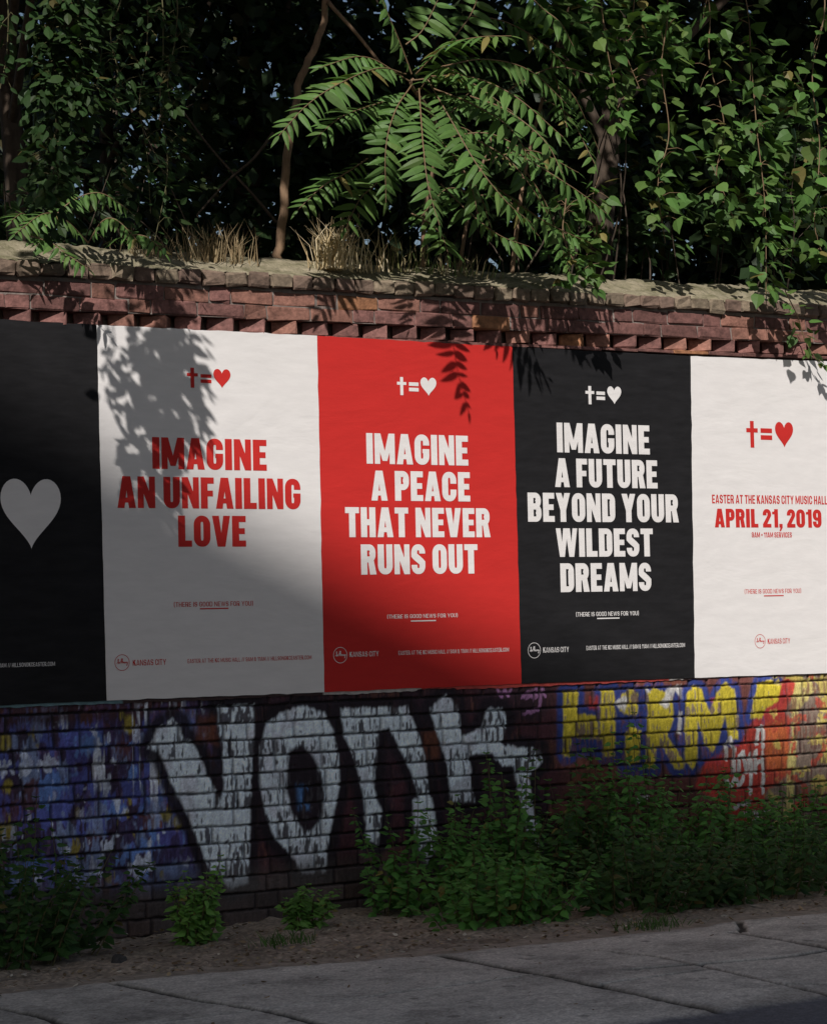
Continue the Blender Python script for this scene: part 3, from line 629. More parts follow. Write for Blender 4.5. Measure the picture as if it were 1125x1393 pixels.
# ------------------------------------------------------------ lettering: glyphs as unions of simple polygons
TV, TH = .27, .2
def rc(x0, y0, x1, y1): return [(x0, y0), (x1, y0), (x1, y1), (x0, y1)]
def quarter(cx, cy, ro, tv, th, a0, a1, n=7):
    out = []
    an = [math.radians(a0 + (a1 - a0) * k / n) for k in range(n + 1)]
    ix, iy = max(ro - tv, .012), max(ro - th, .012)
    for p, q in zip(an[:-1], an[1:]):
        out.append([(cx + ro * math.cos(p), cy + ro * math.sin(p)), (cx + ro * math.cos(q), cy + ro * math.sin(q)),
                    (cx + ix * math.cos(q), cy + iy * math.sin(q)), (cx + ix * math.cos(p), cy + iy * math.sin(p))])
    return out
def arch(x0, x1, ye, yt, tv, th, up=True, yl=None, yr=None):
    """rounded cap from x0 to x1 with its crown at yt; stems run to yl and yr"""
    R = min((x1 - x0) / 2 * .92, .3)
    sg = 1 if up else -1
    yc = yt - sg * R
    o = quarter(x0 + R, yc, R, tv, th, 180, 90 if up else 270) + quarter(x1 - R, yc, R, tv, th, 90 if up else -90, 0)
    if x1 - x0 > 2 * R + 1e-4:
        o.append(rc(x0 + R, min(yt, yt - sg * th), x1 - R, max(yt, yt - sg * th)))
    yl = ye if yl is None else yl; yr = ye if yr is None else yr
    for xa, xb, yy in ((x0, x0 + tv, yl), (x1 - tv, x1, yr)):
        if (yc - yy) * sg > 1e-4:
            o.append(rc(xa, min(yc, yy), xb, max(yc, yy)))
    return o
def bowl(x0, x1, y0, y1, tv, th):
    R = min(.26, (y1 - y0) / 2, x1 - x0)
    o = [rc(x0, y1 - th, x1 - R, y1), rc(x0, y0, x1 - R, y0 + th)]
    o += quarter(x1 - R, y1 - R, R, tv, th, 90, 0) + quarter(x1 - R, y0 + R, R, tv, th, 0, -90)
    if y1 - y0 > 2 * R + 1e-4: o.append(rc(x1 - tv, y0 + R, x1, y1 - R))
    return o
def glyphs(tv=TV, th=TH):
    G = {}; w = .64
    G['I'] = (tv, [rc(0, 0, tv, 1)])
    G['L'] = (.52, [rc(0, 0, tv, 1), rc(0, 0, .52, th)])
    G['E'] = (.54, [rc(0, 0, tv, 1), rc(0, 0, .54, th), rc(0, 1 - th, .54, 1), rc(0, .41, .5, .41 + th * .95)])
    G['F'] = (.52, [rc(0, 0, tv, 1), rc(0, 1 - th, .52, 1), rc(0, .39, .48, .39 + th * .95)])
    G['T'] = (.6, [rc(.3 - tv / 2, 0, .3 + tv / 2, 1), rc(0, 1 - th, .6, 1)])
    G['H'] = (w, [rc(0, 0, tv, 1), rc(w - tv, 0, w, 1), rc(0, .4, w, .4 + th)])
    G['N'] = (w + .03, [rc(0, 0, tv * .86, 1), rc(w + .03 - tv * .86, 0, w + .03, 1), [(0, 1), (tv * .9, 1), (w + .03, 0), (w + .03 - tv * .9, 0)]])
    m = .86
    G['M'] = (m, [rc(0, 0, tv * .84, 1), rc(m - tv * .84, 0, m, 1), [(0, 1), (tv * .95, 1), (m / 2 + tv * .36, .1), (m / 2 - tv * .36, .1)], [(m, 1), (m - tv * .95, 1), (m / 2 - tv * .36, .1), (m / 2 + tv * .36, .1)]])
    a = .7; k = tv * .56
    G['A'] = (a, [[(0, 0), (tv * .98, 0), (a / 2 + k * .45, 1), (a / 2 - k, 1)], [(a, 0), (a - tv * .98, 0), (a / 2 - k * .45, 1), (a / 2 + k, 1)], rc(.16, .17, a - .16, .17 + th * .8)])
    G['V'] = (a, [[(0, 1), (tv * .98, 1), (a / 2 + k * .45, 0), (a / 2 - k, 0)], [(a, 1), (a - tv * .98, 1), (a / 2 - k * .45, 0), (a / 2 + k, 0)]])
    v = .56; W_ = []
    for ox in (0, v * .78):
        kk = tv * .42
        W_ += [[(ox, 1), (ox + tv * .8, 1), (ox + v / 2 + kk * .6, 0), (ox + v / 2 - kk, 0)], [(ox + v, 1), (ox + v - tv * .8, 1), (ox + v / 2 - kk * .6, 0), (ox + v / 2 + kk, 0)]]
    G['W'] = (v * 1.78, W_)
    G['K'] = (.68, [rc(0, 0, tv, 1), [(tv * .8, .3), (tv * .8, .62), (.38, 1), (.67, 1)], [(.2, .52), (.4, .7), (.69, 0), (.39, 0)]])
    G['Y'] = (.68, [rc(.34 - tv / 2, 0, .34 + tv / 2, .45), [(0, 1), (tv, 1), (.34 + tv / 2, .4), (.34 - tv / 2, .4)], [(.68, 1), (.68 - tv, 1), (.34 - tv / 2, .4), (.34 + tv / 2, .4)]])
    G['O'] = (w, arch(0, w, .5, 1, tv, th) + arch(0, w, .5, 0, tv, th, False)); G['0'] = G['O']
    G['C'] = (w, arch(0, w, .5, 1, tv, th, True, .5, .6) + arch(0, w, .5, 0, tv, th, False, .5, .4))
    G['G'] = (w, arch(0, w, .5, 1, tv, th, True, .5, .64) + arch(0, w, .5, 0, tv, th, False, .5, .5) + [rc(.34, .38, w, .52)])
    G['U'] = (w, arch(0, w, 1, 0, tv, th, False))
    G['D'] = (w, [rc(0, 0, tv, 1)] + bowl(0, w, 0, 1, tv, th))
    G['P'] = (.62, [rc(0, 0, tv, 1)] + bowl(0, .62, .36, 1, tv, th))
    G['R'] = (.65, [rc(0, 0, tv, 1)] + bowl(0, .63, .4, 1, tv, th) + [[(.3, .48), (.54, .5), (.66, 0), (.38, 0)]])
    G['B'] = (.64, [rc(0, 0, tv, 1)] + bowl(0, .62, .45, 1, tv, th * .9) + bowl(0, .64, 0, .6, tv, th * .9))
    G['S'] = (.61, arch(0, .61, .7, 1, tv * .95, th, True, .66, .69) + arch(0, .61, .3, 0, tv * .95, th, False, .31, .34) + [[(0, .68), (0, .58), (.1, .49), (.61 - tv, .33), (.61, .3), (.61, .42), (.5, .52), (tv, .68)]])
    G['1'] = (.42, [rc(.42 - tv, 0, .42, 1), [(0, .72), (.2, .72), (.3, 1), (.15, .9)], rc(0, .72, .2, .86)])
    G['2'] = (.6, arch(0, .6, .7, 1, tv, th, True, .66, .62) + [[(.6 - tv, .64), (.6, .64), (.3, .18), (0, .18)], rc(0, 0, .6, th)])
    G['9'] = (w, arch(0, w, .6, 1, tv, th, True, .68, .3) + arch(0, w, .68, .38, tv, th * .9, False, .68, .68) + arch(0, w, .3, 0, tv, th, False, .34, .45))
    G['8'] = (w, arch(0, w, .75, 1, tv, th * .85) + arch(0, w, .75, .42, tv, th * .8, False) + arch(0, w, .28, .58, tv, th * .8) + arch(0, w, .3, 0, tv, th * .85, False))
    G['&'] = (.66, arch(0, .56, .75, 1, tv, th * .85) + arch(0, .56, .75, .46, tv, th * .8, False) + arch(0, .6, .26, .6, tv, th * .8) + arch(0, .6, .3, 0, tv, th * .85, False) + [rc(.4, 0, .66, .1)])
    G[','] = (.24, [[(0, 0), (.24, 0), (.24, .2), (0, .2)], [(.08, 0), (.24, 0), (.1, -.2), (0, -.2)]])
    G['.'] = (.2, [rc(0, 0, .2, .2)])
    G['('] = (.25, [[(.25, 1.08), (.1, 1.08), (0, .8), (.14, .8)], rc(0, .2, .14, .8), [(0, .2), (.14, .2), (.25, -.08), (.1, -.08)]])
    G[')'] = (.25, [[(0, 1.08), (.15, 1.08), (.25, .8), (.11, .8)], rc(.11, .2, .25, .8), [(.25, .2), (.11, .2), (0, -.08), (.15, -.08)]])
    G['/'] = (.38, [[(0, 0), (.14, 0), (.38, 1), (.24, 1)]])
    G['+'] = (.46, [rc(0, .41, .46, .57), rc(.15, .26, .31, .72)])
    return G

def union(polys):
    vs, fs = [], []
    for p in polys:
        ar = sum(p[i][0] * p[(i + 1) % len(p)][1] - p[(i + 1) % len(p)][0] * p[i][1] for i in range(len(p)))
        if abs(ar) < 1e-7: continue
        if ar < 0: p = p[::-1]
        k = len(vs); vs += [Vector(q) for q in p]; fs.append(list(range(k, k + len(p))))
    V, E, F, ov, oe, of = delaunay_2d_cdt(vs, [], fs, 1, 1e-5)
    return np.array([(v.x, v.y) for v in V]), np.array([list(f) for f, src in zip(F, of) if len(f) == 3 and len(src)])

GH = {k: (w, *union(p)) for k, (w, p) in glyphs(.27, .2).items()}
GL = {k: (w, *union(p)) for k, (w, p) in glyphs(.2, .155).items()}
GT = {k: (w, *union(p)) for k, (w, p) in glyphs(.145, .12).items()}

def text_mesh(name, s, xl, xr, zb, zt, y, font, track=.075, space=.26):
    cur = 0; items = []
    for ch in s:
        if ch == ' ':
            cur += space; continue
        items.append((ch, cur)); cur += font[ch][0] + track
    W = cur - track; H = zt - zb; sx = (xr - xl) / W
    Vs, Fs, o = [], [], 0
    for ch, c0 in items:
        _, V, F = font[ch]
        Vs.append(np.stack([xl + (V[:, 0] + c0) * sx, np.full(len(V), y), zb + V[:, 1] * H], 1)); Fs.append(F + o); o += len(V)
    return npmesh(name, np.concatenate(Vs), np.concatenate(Fs))

def flat(name, polys, y):
    V, F = union(polys)
    return npmesh(name, np.stack([V[:, 0], np.full(len(V), y), V[:, 1]], 1), F)

def heart_poly(xl, xr, zb, zt):
    cx = (xl + xr) / 2; w = (xr - xl) / 2; h = zt - zb; p = []
    for k in range(60):
        t = k / 60 * 2 * math.pi
        hx = math.sin(t) ** 3
        hz = (13 * math.cos(t) - 5 * math.cos(2 * t) - 2 * math.cos(3 * t) - math.cos(4 * t))
        hx = math.copysign(abs(hx) ** .9, hx)
        p.append((cx + hx * w, zb + (hz + 17) / 28.9 * h))
    return p

# ------------------------------------------------------------ posters
PL = ['black poster with one big grey heart, at the left end of the poster row',
      'white poster lettered IMAGINE AN UNFAILING LOVE in red',
      'red poster lettered IMAGINE A PEACE THAT NEVER RUNS OUT in white',
      'black poster lettered IMAGINE A FUTURE BEYOND YOUR WILDEST DREAMS in white',
      'white poster lettered EASTER and APRIL 21, 2019 in red']
PM = [(M_BLACK, M_WHITE), (M_WHITE, M_RED), (M_RED, M_WHITE), (M_BLACK, M_WHITE), (M_WHITE, M_RED)]
YP = [-.0135, -.0150, -.0138, -.0152, -.0136]
for k in range(5):
    q = DATA['posters'][k]; T = DATA['text'][k]; mp, mi = PM[k]; yf = YP[k]; yt = yf - .0012
    cx = (q[0][0] + q[1][0]) / 2
    root = empty('poster', (cx, yf, q[3][1]), PL[k], 'poster', 'posters pasted in a row on the wall')
    fx = [p[0] for p in q]; fz = [p[1] for p in q]
    # paper with a faintly uneven edge
    n = 28; loop = []
    for e in range(4):
        a, b = np.array(q[e]), np.array(q[(e + 1) % 4])
        for j in range(n):
            p = a + (b - a) * j / n
            jt = 0 if j == 0 else .0012
            loop.append((p[0] + rng.normal(0, jt * (e % 2)), p[1] + rng.normal(0, jt * (1 - e % 2))))
    L = np.array(loop); m = len(L)
    c = L.mean(0)
    V = np.concatenate([np.stack([L[:, 0], np.full(m, yf), L[:, 1]], 1), np.stack([L[:, 0], np.full(m, yf + .003), L[:, 1]], 1), [[c[0], yf, c[1]]]])
    i = np.arange(m); j = (i + 1) % m
    put('sheet', npmesh('sheet', V, [np.stack([i, np.full(m, 2 * m), j], 1), np.stack([i, j, j + m, i + m], 1)]), mp, root)
    if 'heart_big' in T:
        put('heart_mark', flat('heart_mark', [heart_poly(*T['heart_big'])], yt), mi, root)
    if 'icon' in T:
        I = T['icon']
        xl, xr, zb, zt = I['cross']; w = xr - xl; cxx = (xl + xr) / 2; h = zt - zb; a = w * .165
        put('cross_mark', flat('cross_mark', [rc(cxx - a, zb, cxx + a, zt), rc(xl, zt - h * .43, xr, zt - h * .27)], yt), mi, root)
        xl, xr, zb, zt = I['eq']; h = zt - zb
        put('equals_mark', flat('equals_mark', [rc(xl, zb, xr, zb + h * .4), rc(xl, zt - h * .4, xr, zt)], yt), mi, root)
        put('heart_mark', flat('heart_mark', [heart_poly(*I['heart'])], yt), mi, root)
    for s, xl, xr, zb, zt in T.get('head', []):
        big = zt - zb > .09
        put('headline', text_mesh('headline', s, xl, xr, zb, zt, yt, GH if big else GL, .075 if big else .11, .25), mi, root)
    if 'tag' in T:
        s, xl, xr, zb, zt = T['tag']
        put('tagline', text_mesh('tagline', s, xl, xr, zb + .007, zt - .007, yt, GT, .13, .32), mi, root)
        xl, xr, zb, zt = T['ul']
        put('underline', flat('underline', [rc(xl, zb, xr, zb + .006)], yt), mi, root)
    if 'logo' in T:
        lx, lz, R = T['logo']; ring = []
        R *= .93
        for a in range(40):
            p, qq = a / 40 * 2 * math.pi, (a + 1) / 40 * 2 * math.pi; ri = R * .93
            ring.append([(lx + R * math.cos(p), lz + R * math.sin(p)), (lx + R * math.cos(qq), lz + R * math.sin(qq)), (lx + ri * math.cos(qq), lz + ri * math.sin(qq)), (lx + ri * math.cos(p), lz + ri * math.sin(p))])
        scr = [(-.72, -.12), (-.5, .1), (-.46, .45), (-.56, .4), (-.5, -.15), (-.38, .1), (-.3, -.12), (-.18, .12), (-.02, .5), (-.1, .45), (-.04, -.1), (.1, .5), (.02, .42), (.12, -.1), (.24, .1), (.3, -.12), (.42, .1), (.5, -.1), (.62, .1), (.7, -.3), (.58, -.38), (.82, .08)]
        for (ax, az), (bx, bz) in zip(scr[:-1], scr[1:]):
            t = .035; dx, dz = bx - ax, bz - az; ln = math.hypot(dx, dz); nxx, nz = -dz / ln * t, dx / ln * t
            ring.append([(lx + R * (ax + nxx), lz + R * (az + nz)), (lx + R * (ax - nxx), lz + R * (az - nz)), (lx + R * (bx - nxx), lz + R * (bz - nz)), (lx + R * (bx + nxx), lz + R * (bz + nz))])
        put('logo', flat('logo', ring, yt), mi, root)
        s, xl, xr, zb, zt = T['kc']
        put('logo_text', text_mesh('logo_text', s, xl, xr, zb, zt, yt, GT, .11, .3), mi, root)
    if 'foot' in T:
        s, xl, xr, zb, zt = T['foot']
        put('footer_text', text_mesh('footer_text', s, xl, xr, zb + .001, zt - .001, yt, GT, .15, .34), mi, root)

# remains of an older layer showing along the lower and upper edges
n = 500
xs = np.linspace(-1.1, 4.95, n)
bot = 1.094 - .010 * fbm(xs * 3, xs * 0, 200) - .006 * vn(xs * 40, xs * 0, 201) + np.where((xs > 1.75) & (xs < 2.0), .006, 0)
top = 1.115 + 0 * xs
cA = np.array([[.42, .38, .36]]); cB = np.array([[.40, .06, .05]]); cC = np.array([[.12, .2, .22]])
tt = np.where(xs < .1, 2, np.where(xs < 1.2, 3, np.where(xs < 1.78, 0, np.where(xs < 3.4, 1, np.where(xs < 3.5, 0, 3)))))
C = np.where((tt == 0)[:, None], cA, np.where((tt == 1)[:, None], cB, np.where((tt == 2)[:, None], cC, np.array([[.05, .03, .03]]))))
V = np.concatenate([np.stack([xs, np.full(n, -.0095), bot], 1), np.stack([xs, np.full(n, -.0095), top], 1), np.stack([xs, np.full(n, -.006), bot], 1)])
i = np.arange(n - 1)
o = put('paper_remnant', npmesh('paper_remnant', V, np.concatenate([np.stack([i, i + 1, i + n + 1, i + n], 1), np.stack([i + 2 * n, i + 2 * n + 1, i + 1, i], 1)]), np.concatenate([C, C, C])), M_RAG)
tag(o, 'thin torn strip of older red and white paper under the lower poster edges', 'paper strip')

# ------------------------------------------------------------ trees behind the wall
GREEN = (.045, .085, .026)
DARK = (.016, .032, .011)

def crown_leaves(n, c, r, size, base, kind='ovate', clump=.5, seed=0, droop=.15, simple=True, zmin=3.3, ymin=-9, shade=None):
    """leaf clumps spread unevenly through an ellipsoid"""
    g = np.random.default_rng(seed)
    m = max(12, n // 70)
    cc = norm(g.normal(size=(m, 3))) * (g.random((m, 1)) ** .45) * np.array(r) + np.array(c)
    cs = g.uniform(.45, 1.1, (m, 1)) * clump
    k = g.integers(0, m, n)
    P = cc[k] + g.normal(size=(n, 3)) * cs[k] * .55
    P = P[(P[:, 2] > zmin) & (P[:, 1] > ymin)]
    if shade is not None:                                   # a gap in the crown where sun reaches the wall
        d = np.maximum(-P[:, 1], 0) / LD.y
        sx, sz = P[:, 0] + LD.x * d, P[:, 2] + LD.z * d
        P = P[~((P[:, 1] < 0) & (sz < np.interp(sx, shade[0], shade[1])))]
    n = len(P)
    D = np.stack([g.normal(0, 1, n), g.normal(-.25, .8, n), g.normal(-.55, .5, n)], 1)
    N = np.stack([g.normal(0, .5, n), g.normal(-.5, .5, n), np.abs(g.normal(.8, .4, n))], 1)
    return leaves(P, D, N, size * g.uniform(.6, 1.25, n), greens(n, base, .35, .2, g), kind, droop, simple)

def tree(label, base, top, r0, c, r, n, size, col=DARK, kind='ovate', seed=0, clump=.5, zmin=3.3, ymin=-9, group='trees crowding behind the wall', path=None, bark=None, name='leafy_tree', shade=None):
    g = np.random.default_rng(seed + 500)
    base = np.array(base); top = np.array(top)
    root = empty(name, tuple(base), label, 'tree', group)
    pts = crv(path, 24) if path is not None else crv([base, base * .6 + top * .4 + g.normal(0, .12, 3), top], 24)
    L = [(pts, np.linspace(r0, r0 * .35, len(pts)))]
    for k in range(7):
        s = pts[int(len(pts) * (.4 + .08 * k))]
        e = np.array(c) + norm(g.normal(size=3)) * np.array(r) * .7
        L.append((crv([s, (s + e) / 2 + g.normal(0, .12, 3) + np.array([0, 0, .15]), e], 10), np.linspace(r0 * .35, r0 * .08, 10)))
    put('trunk', tubes('trunk', L, 8), bark or M_BARK, root)
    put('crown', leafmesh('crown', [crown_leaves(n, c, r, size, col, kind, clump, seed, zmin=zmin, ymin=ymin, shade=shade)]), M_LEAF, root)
    return root

bt = DATA['bigtrunk']; ltk = DATA['lefttrunk']
ext = lambda p, a, b: [np.array(p[0]) - np.array([0, 0, .6])] + [np.array(q) for q in p] + [np.array(a), np.array(b)]
tree('tall tree with thick patchy sunlit trunk right of the fern-leaved sapling', np.array(bt[0]) - np.array([0, 0, .3]), (4.6, 2.6, 9), .10, (5.0, 1.6, 8.1), (3.4, 3.2, 2.0), 13000, .2, seed=1, clump=.7, zmin=6.1, ymin=-1.2,
     path=ext(bt, (4.7, 2.0, 7.5), (4.7, 2.3, 9.5)))
tree('tall tree with slim trunk catching sun at the far left edge', np.array(ltk[0]) - np.array([0, 0, .3]), (.5, 2, 9), .085, (-.5, .3, 7.4), (3.8, 3.9, 2.2), 21000, .17, seed=2, clump=.6, zmin=5.3, ymin=-3.4, shade=((-2, -.6, -.2, .3, .75, 1.1, 1.5), (2.85, 2.9, 3.05, 3.0, 3.15, 3.7, 4.3)),
     path=ext(ltk, (.35, 1.8, 7.5), (.3, 1.6, 9.4)))
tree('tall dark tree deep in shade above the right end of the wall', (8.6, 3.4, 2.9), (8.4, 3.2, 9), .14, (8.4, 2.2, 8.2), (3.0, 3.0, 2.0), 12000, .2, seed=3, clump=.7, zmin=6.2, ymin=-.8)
LB = ['dark leafy tree behind the two crossed twigs', 'dark leafy tree close behind the fern-leaved sapling', 'dark leafy tree behind the ivy hanging on the right',
      'dark leafy tree farther back at the left with sky showing through', 'dark leafy tree farther back in the middle', 'dark leafy tree farther back on the right',
      'dark leafy tree filling the upper right corner', 'dark leafy tree just behind the hanging strands at upper left']
BK = [((2.2, 2.6, 2.9), (2.1, 2.4, 4.9), (1.3, .8, 1.6), 3800, .13), ((4.0, 2.9, 2.9), (4.0, 2.7, 4.9), (1.5, .8, 1.7), 4800, .14), ((6.4, 3.0, 2.9), (6.3, 2.6, 5.0), (1.5, .9, 1.7), 4800, .15),
      ((3.4, 7.5, 3.0), (3.4, 7.2, 5.6), (2.6, 1.3, 2.6), 4300, .18), ((7.2, 7.5, 3.0), (7.0, 7.0, 5.8), (2.4, 1.4, 2.6), 6500, .2), ((10.2, 7.5, 3.0), (10.2, 7.2, 5.8), (2.6, 1.4, 2.6), 6500, .2),
      ((7.9, 4.4, 2.9), (7.9, 4.2, 5.3), (1.5, 1.0, 2.0), 4800, .16), ((1.6, 3.4, 2.9), (1.5, 3.2, 5.2), (1.1, .8, 1.7), 2000, .13)]
for k, (b, c, r, n, sz) in enumerate(BK):
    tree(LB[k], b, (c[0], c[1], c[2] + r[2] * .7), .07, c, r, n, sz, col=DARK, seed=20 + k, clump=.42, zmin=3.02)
# the wood far behind: one mass
P = []
g = np.random.default_rng(60)
n = 12000
P = np.stack([g.uniform(2, 22, n), g.uniform(11, 17, n), 3.0 + 7.5 * g.random(n) ** 1.35], 1)
gap = fbm(P[:, 0] * .8, P[:, 2] * .8, 300) - np.interp(P[:, 0], [2, 9, 11], [.10, .04, -.5]) - .4 * (P[:, 2] < 5)
keep = (gap < .52)
P = P[keep]; n = len(P)
D = np.stack([g.normal(0, 1, n), g.normal(0, .6, n), g.normal(-.5, .6, n)], 1)
N = np.stack([g.normal(0, .5, n), g.normal(-.9, .4, n), g.normal(.4, .4, n)], 1)
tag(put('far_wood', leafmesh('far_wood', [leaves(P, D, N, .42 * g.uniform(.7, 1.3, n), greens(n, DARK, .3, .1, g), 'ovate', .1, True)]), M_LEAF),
    'dark wood far behind the wall seen between the nearer trees', 'wood', kind='stuff')

# ------------------------------------------------------------ fern-leaved sapling (pinnate leaves)
def frond(pts, r, length=None, smax=.155, base=(.080, .158, .040), pitch=.042):
    C = crv(pts, 60)
    seg = np.linalg.norm(np.diff(C, axis=0), axis=1); cum = np.concatenate([[0], np.cumsum(seg)]); L = cum[-1]
    n = max(5, int(L * .88 / pitch))
    Pb, Db, Nb, Sb = [], [], [], []
    for k in range(n + 1):
        s = L * (.12 + .88 * k / n)
        p = np.array([np.interp(s, cum, C[:, a]) for a in range(3)])
        q = np.array([np.interp(min(s + .02, L), cum, C[:, a]) - np.interp(max(s - .02, 0), cum, C[:, a]) for a in range(3)])
        t = q / (np.linalg.norm(q) + 1e-9)
        up = np.array([.0, -.55, .75])
        side = np.cross(t, up); side /= np.linalg.norm(side) + 1e-9
        nn = np.cross(side, t); f = k / n
        sz = smax * (0.78 + .34 * math.sin(math.pi * min(1, f * 1.05))) * (1 - .12 * max(0, f - .6) / .4)
        if k == n:
            Pb.append(p); Db.append(t); Nb.append(nn); Sb.append(sz * .8)
        else:
            for sg in (-1, 1):
                d = side * sg + t * (.08 + .6 * f ** 3) + np.array([0, -.05, -.10 - .16 * r.random()]) + r.normal(0, .13, 3)
                Pb.append(p); Db.append(d); Nb.append(nn * 1.0 + r.normal(0, .3, 3) + np.array([0, -.1, .25])); Sb.append(sz * r.uniform(.7, 1.18))
    m = len(Pb)
    lv = leaves(Pb, Db, np.array(Nb), np.array(Sb), greens(m, base, .22, .12, r), 'leaflet', .3)
    return C, lv

g = np.random.default_rng(11)
hub = np.array(DATA['hub'])
sap = empty('fern_leaved_sapling', (2.0, .28, 3.25), 'bright green sapling with long feathery leaves arching over the middle of the wall', 'sapling')
tr_ = crv([(2.02, .28, 3.2), (2.0, .2, 3.6), (1.93, -.05, 4.0), hub + np.array([0, .01, -.02]), hub + np.array([.0, 0, .02])], 24)
put('trunk', tubes('trunk', [(tr_, np.linspace(.016, .007, 24)), (crv([(2.25, .3, 3.2), (2.3, .2, 3.7), (2.45, .05, 4.3)], 14), np.linspace(.012, .006, 14)), (crv([(2.6, .3, 3.2), (2.75, .3, 4.0), (3.0, .2, 4.9)], 14), np.linspace(.014, .007, 14))]), M_PALEBARK, sap)
SIDE = [tr_, crv([(2.25, .3, 3.2), (2.3, .2, 3.7), (2.45, .05, 4.3)], 14), crv([(2.6, .3, 3.2), (2.75, .3, 4.0), (3.0, .2, 4.9)], 14)]
EXTRA = []
for k in range(15):                                   # smaller side leaves deeper in the plant
    sd = SIDE[k % 3]; a = sd[int(len(sd) * g.uniform(.45, .99))]
    d = np.array([g.normal(.1, .55), g.normal(-.2, .2), g.normal(-.05, .25)])
    d = d / np.linalg.norm(d) * g.uniform(.4, .62)
    EXTRA.append([list(a), list(a + d * .5 + np.array([0, 0, .05])), list(a + d + np.array([0, 0, -.08]))])
for k, pts in enumerate(DATA['fronds'] + EXTRA):
    C, lv = frond(pts, g, smax=.128 if k not in (7,) and k < len(DATA['fronds']) else .105)
    fr = put('frond', leafmesh('frond', [lv]), M_LEAF, sap)
    st = put('stalk', tubes('stalk', [(C, np.linspace(.0045, .0018, len(C)))], 5), M_RACHIS, fr)
g = np.random.default_rng(12)
fl = empty('fern_leaved_seedling', (.1, .2, 3.25), 'low seedling with feathery green leaves lying over the coping at the left', 'seedling')
for pts in DATA['fernlet']:
    C, lv = frond(pts, g, smax=.088, pitch=.027)
    fr = put('frond', leafmesh('frond', [lv]), M_LEAF, fl)
    put('stalk', tubes('stalk', [(C, np.linspace(.004, .0015, len(C)))], 5), M_RACHIS, fr)

# bare leaning stem with a broken side branch, and two crossed dead twigs
bs = empty('bare_sapling', tuple(DATA['trunk'][0]), 'thin bare brown stem leaning right beside the dry grass', 'sapling')
tk = crv([np.array(DATA['trunk'][0]) - np.array([0, 0, .15])] + DATA['trunk'], 40)
tk[:, :2] += .006 * np.random.default_rng(5).normal(size=(40, 2))
put('trunk', tubes('trunk', [(tk, np.linspace(.027, .014, 40))], 9), M_PALEBARK, bs)
put('branch', tubes('branch', [(crv(DATA['branch'], 14), np.linspace(.012, .008, 14))], 8), M_PALEBARK, bs)
for pts, lab in zip(DATA['twigs'], ('dark dead twig slanting down to the right, crossed by a paler one', 'pale dead twig slanting up to the right across a darker one')):
    tw = put('dead_twig', tubes('dead_twig', [(crv(pts, 20), np.linspace(.009, .005, 20))], 6), M_BARK)
    tag(tw, lab, 'twig', 'dead twigs left of the bare stem')

# ------------------------------------------------------------ hanging strands and climbers
def strand(name, label, group, pts, n, size, kind, spread, r, base, rs=.004, cat='vine'):
    C = crv(pts, 60)
    root = empty(name, tuple(pts[0]), label, cat, group)
    T = [(C, np.linspace(rs, rs * .5, len(C)))]
    u = r.random(n) * 59
    i = u.astype(int)
    P0 = C[i]
    out = np.stack([r.normal(0, 1, n), r.normal(-.35, .8, n), r.normal(-.1, .5, n)], 1)
    out = norm(out) * (spread * (r.random((n, 1)) ** .6))
    P = P0 + out
    D = norm(out) * .7 + np.stack([r.normal(0, .35, n), r.normal(-.25, .3, n), -.4 + r.normal(0, .3, n)], 1)
    N = np.stack([r.normal(0, .4, n), r.normal(-.3, .35, n), r.normal(.9, .3, n)], 1)
    for k in range(0, n, 5):
        T.append((np.array([P0[k], (P0[k] + P[k]) / 2 + [0, 0, .015], P[k]]), np.array([rs * .5, rs * .4, rs * .25])))
    put('stem', tubes('stem', T, 5), M_RACHIS if base[0] > .04 else M_STEM, root)
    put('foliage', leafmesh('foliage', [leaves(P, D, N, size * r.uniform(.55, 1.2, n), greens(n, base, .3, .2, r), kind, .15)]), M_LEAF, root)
    return root

g = np.random.default_rng(13)
VL = ['long leafy strand hanging down to the coping at the left', 'thick leafy strand hanging to just above the coping, left of the crossed twigs', 'short leafy strand hanging in front of the thicker one',
      'short leafy strand hanging between the two longest ones', 'thin leafy strand hanging beside the thick one at its left', 'leafy strand hanging down the left edge', 'very short leafy tuft hanging from the top edge at the left']
NV = [(560, .07, .125), (230, .062, .15), (90, .065, .12), (170, .06, .16), (100, .06, .11), (60, .07, .1), (330, .07, .14)]
for k, pts in enumerate(DATA['vine_left']):
    n, sz, sp = NV[k]
    pts = [list(np.array(pts[0]) + np.array([.05, .5, 1.0]))] + pts
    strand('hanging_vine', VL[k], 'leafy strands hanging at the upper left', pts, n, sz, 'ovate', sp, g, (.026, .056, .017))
VR = ['long climber with big heart leaves hanging over the coping at the right', 'heart-leaved climber left of the long one that hangs over the coping', 'heart-leaved climber between two longer ones at the right',
      'heart-leaved climber down the right edge of the view', 'short heart-leaved climber near the thick trunk', 'small green sprig drooping over the coping left of centre right', 'thin climber stem hanging down onto the last white poster',
      'leafy climber hanging over the thick trunk from the top edge', 'leafy climber rising in front of the foot of the thick trunk']
VR[5] = 'small shiny green sprig drooping over the coping below the thick trunk'
NR = [(170, .09, .13), (100, .09, .15), (120, .09, .17), (110, .1, .16), (70, .09, .17), (85, .08, .13), (26, .07, .07), (60, .085, .12), (50, .08, .1)]
for k, pts in enumerate(DATA['vine_right']):
    n, sz, sp = NR[k]
    if k < 5: pts = [list(np.array(pts[0]) + np.array([.0, .4, .8]))] + pts
    strand('heart_leaved_climber', VR[k], 'climbers at the right of the wall top', pts, n, sz, 'poplar', sp, g, (.068, .142, .034), rs=.005 if k < 5 else .004)
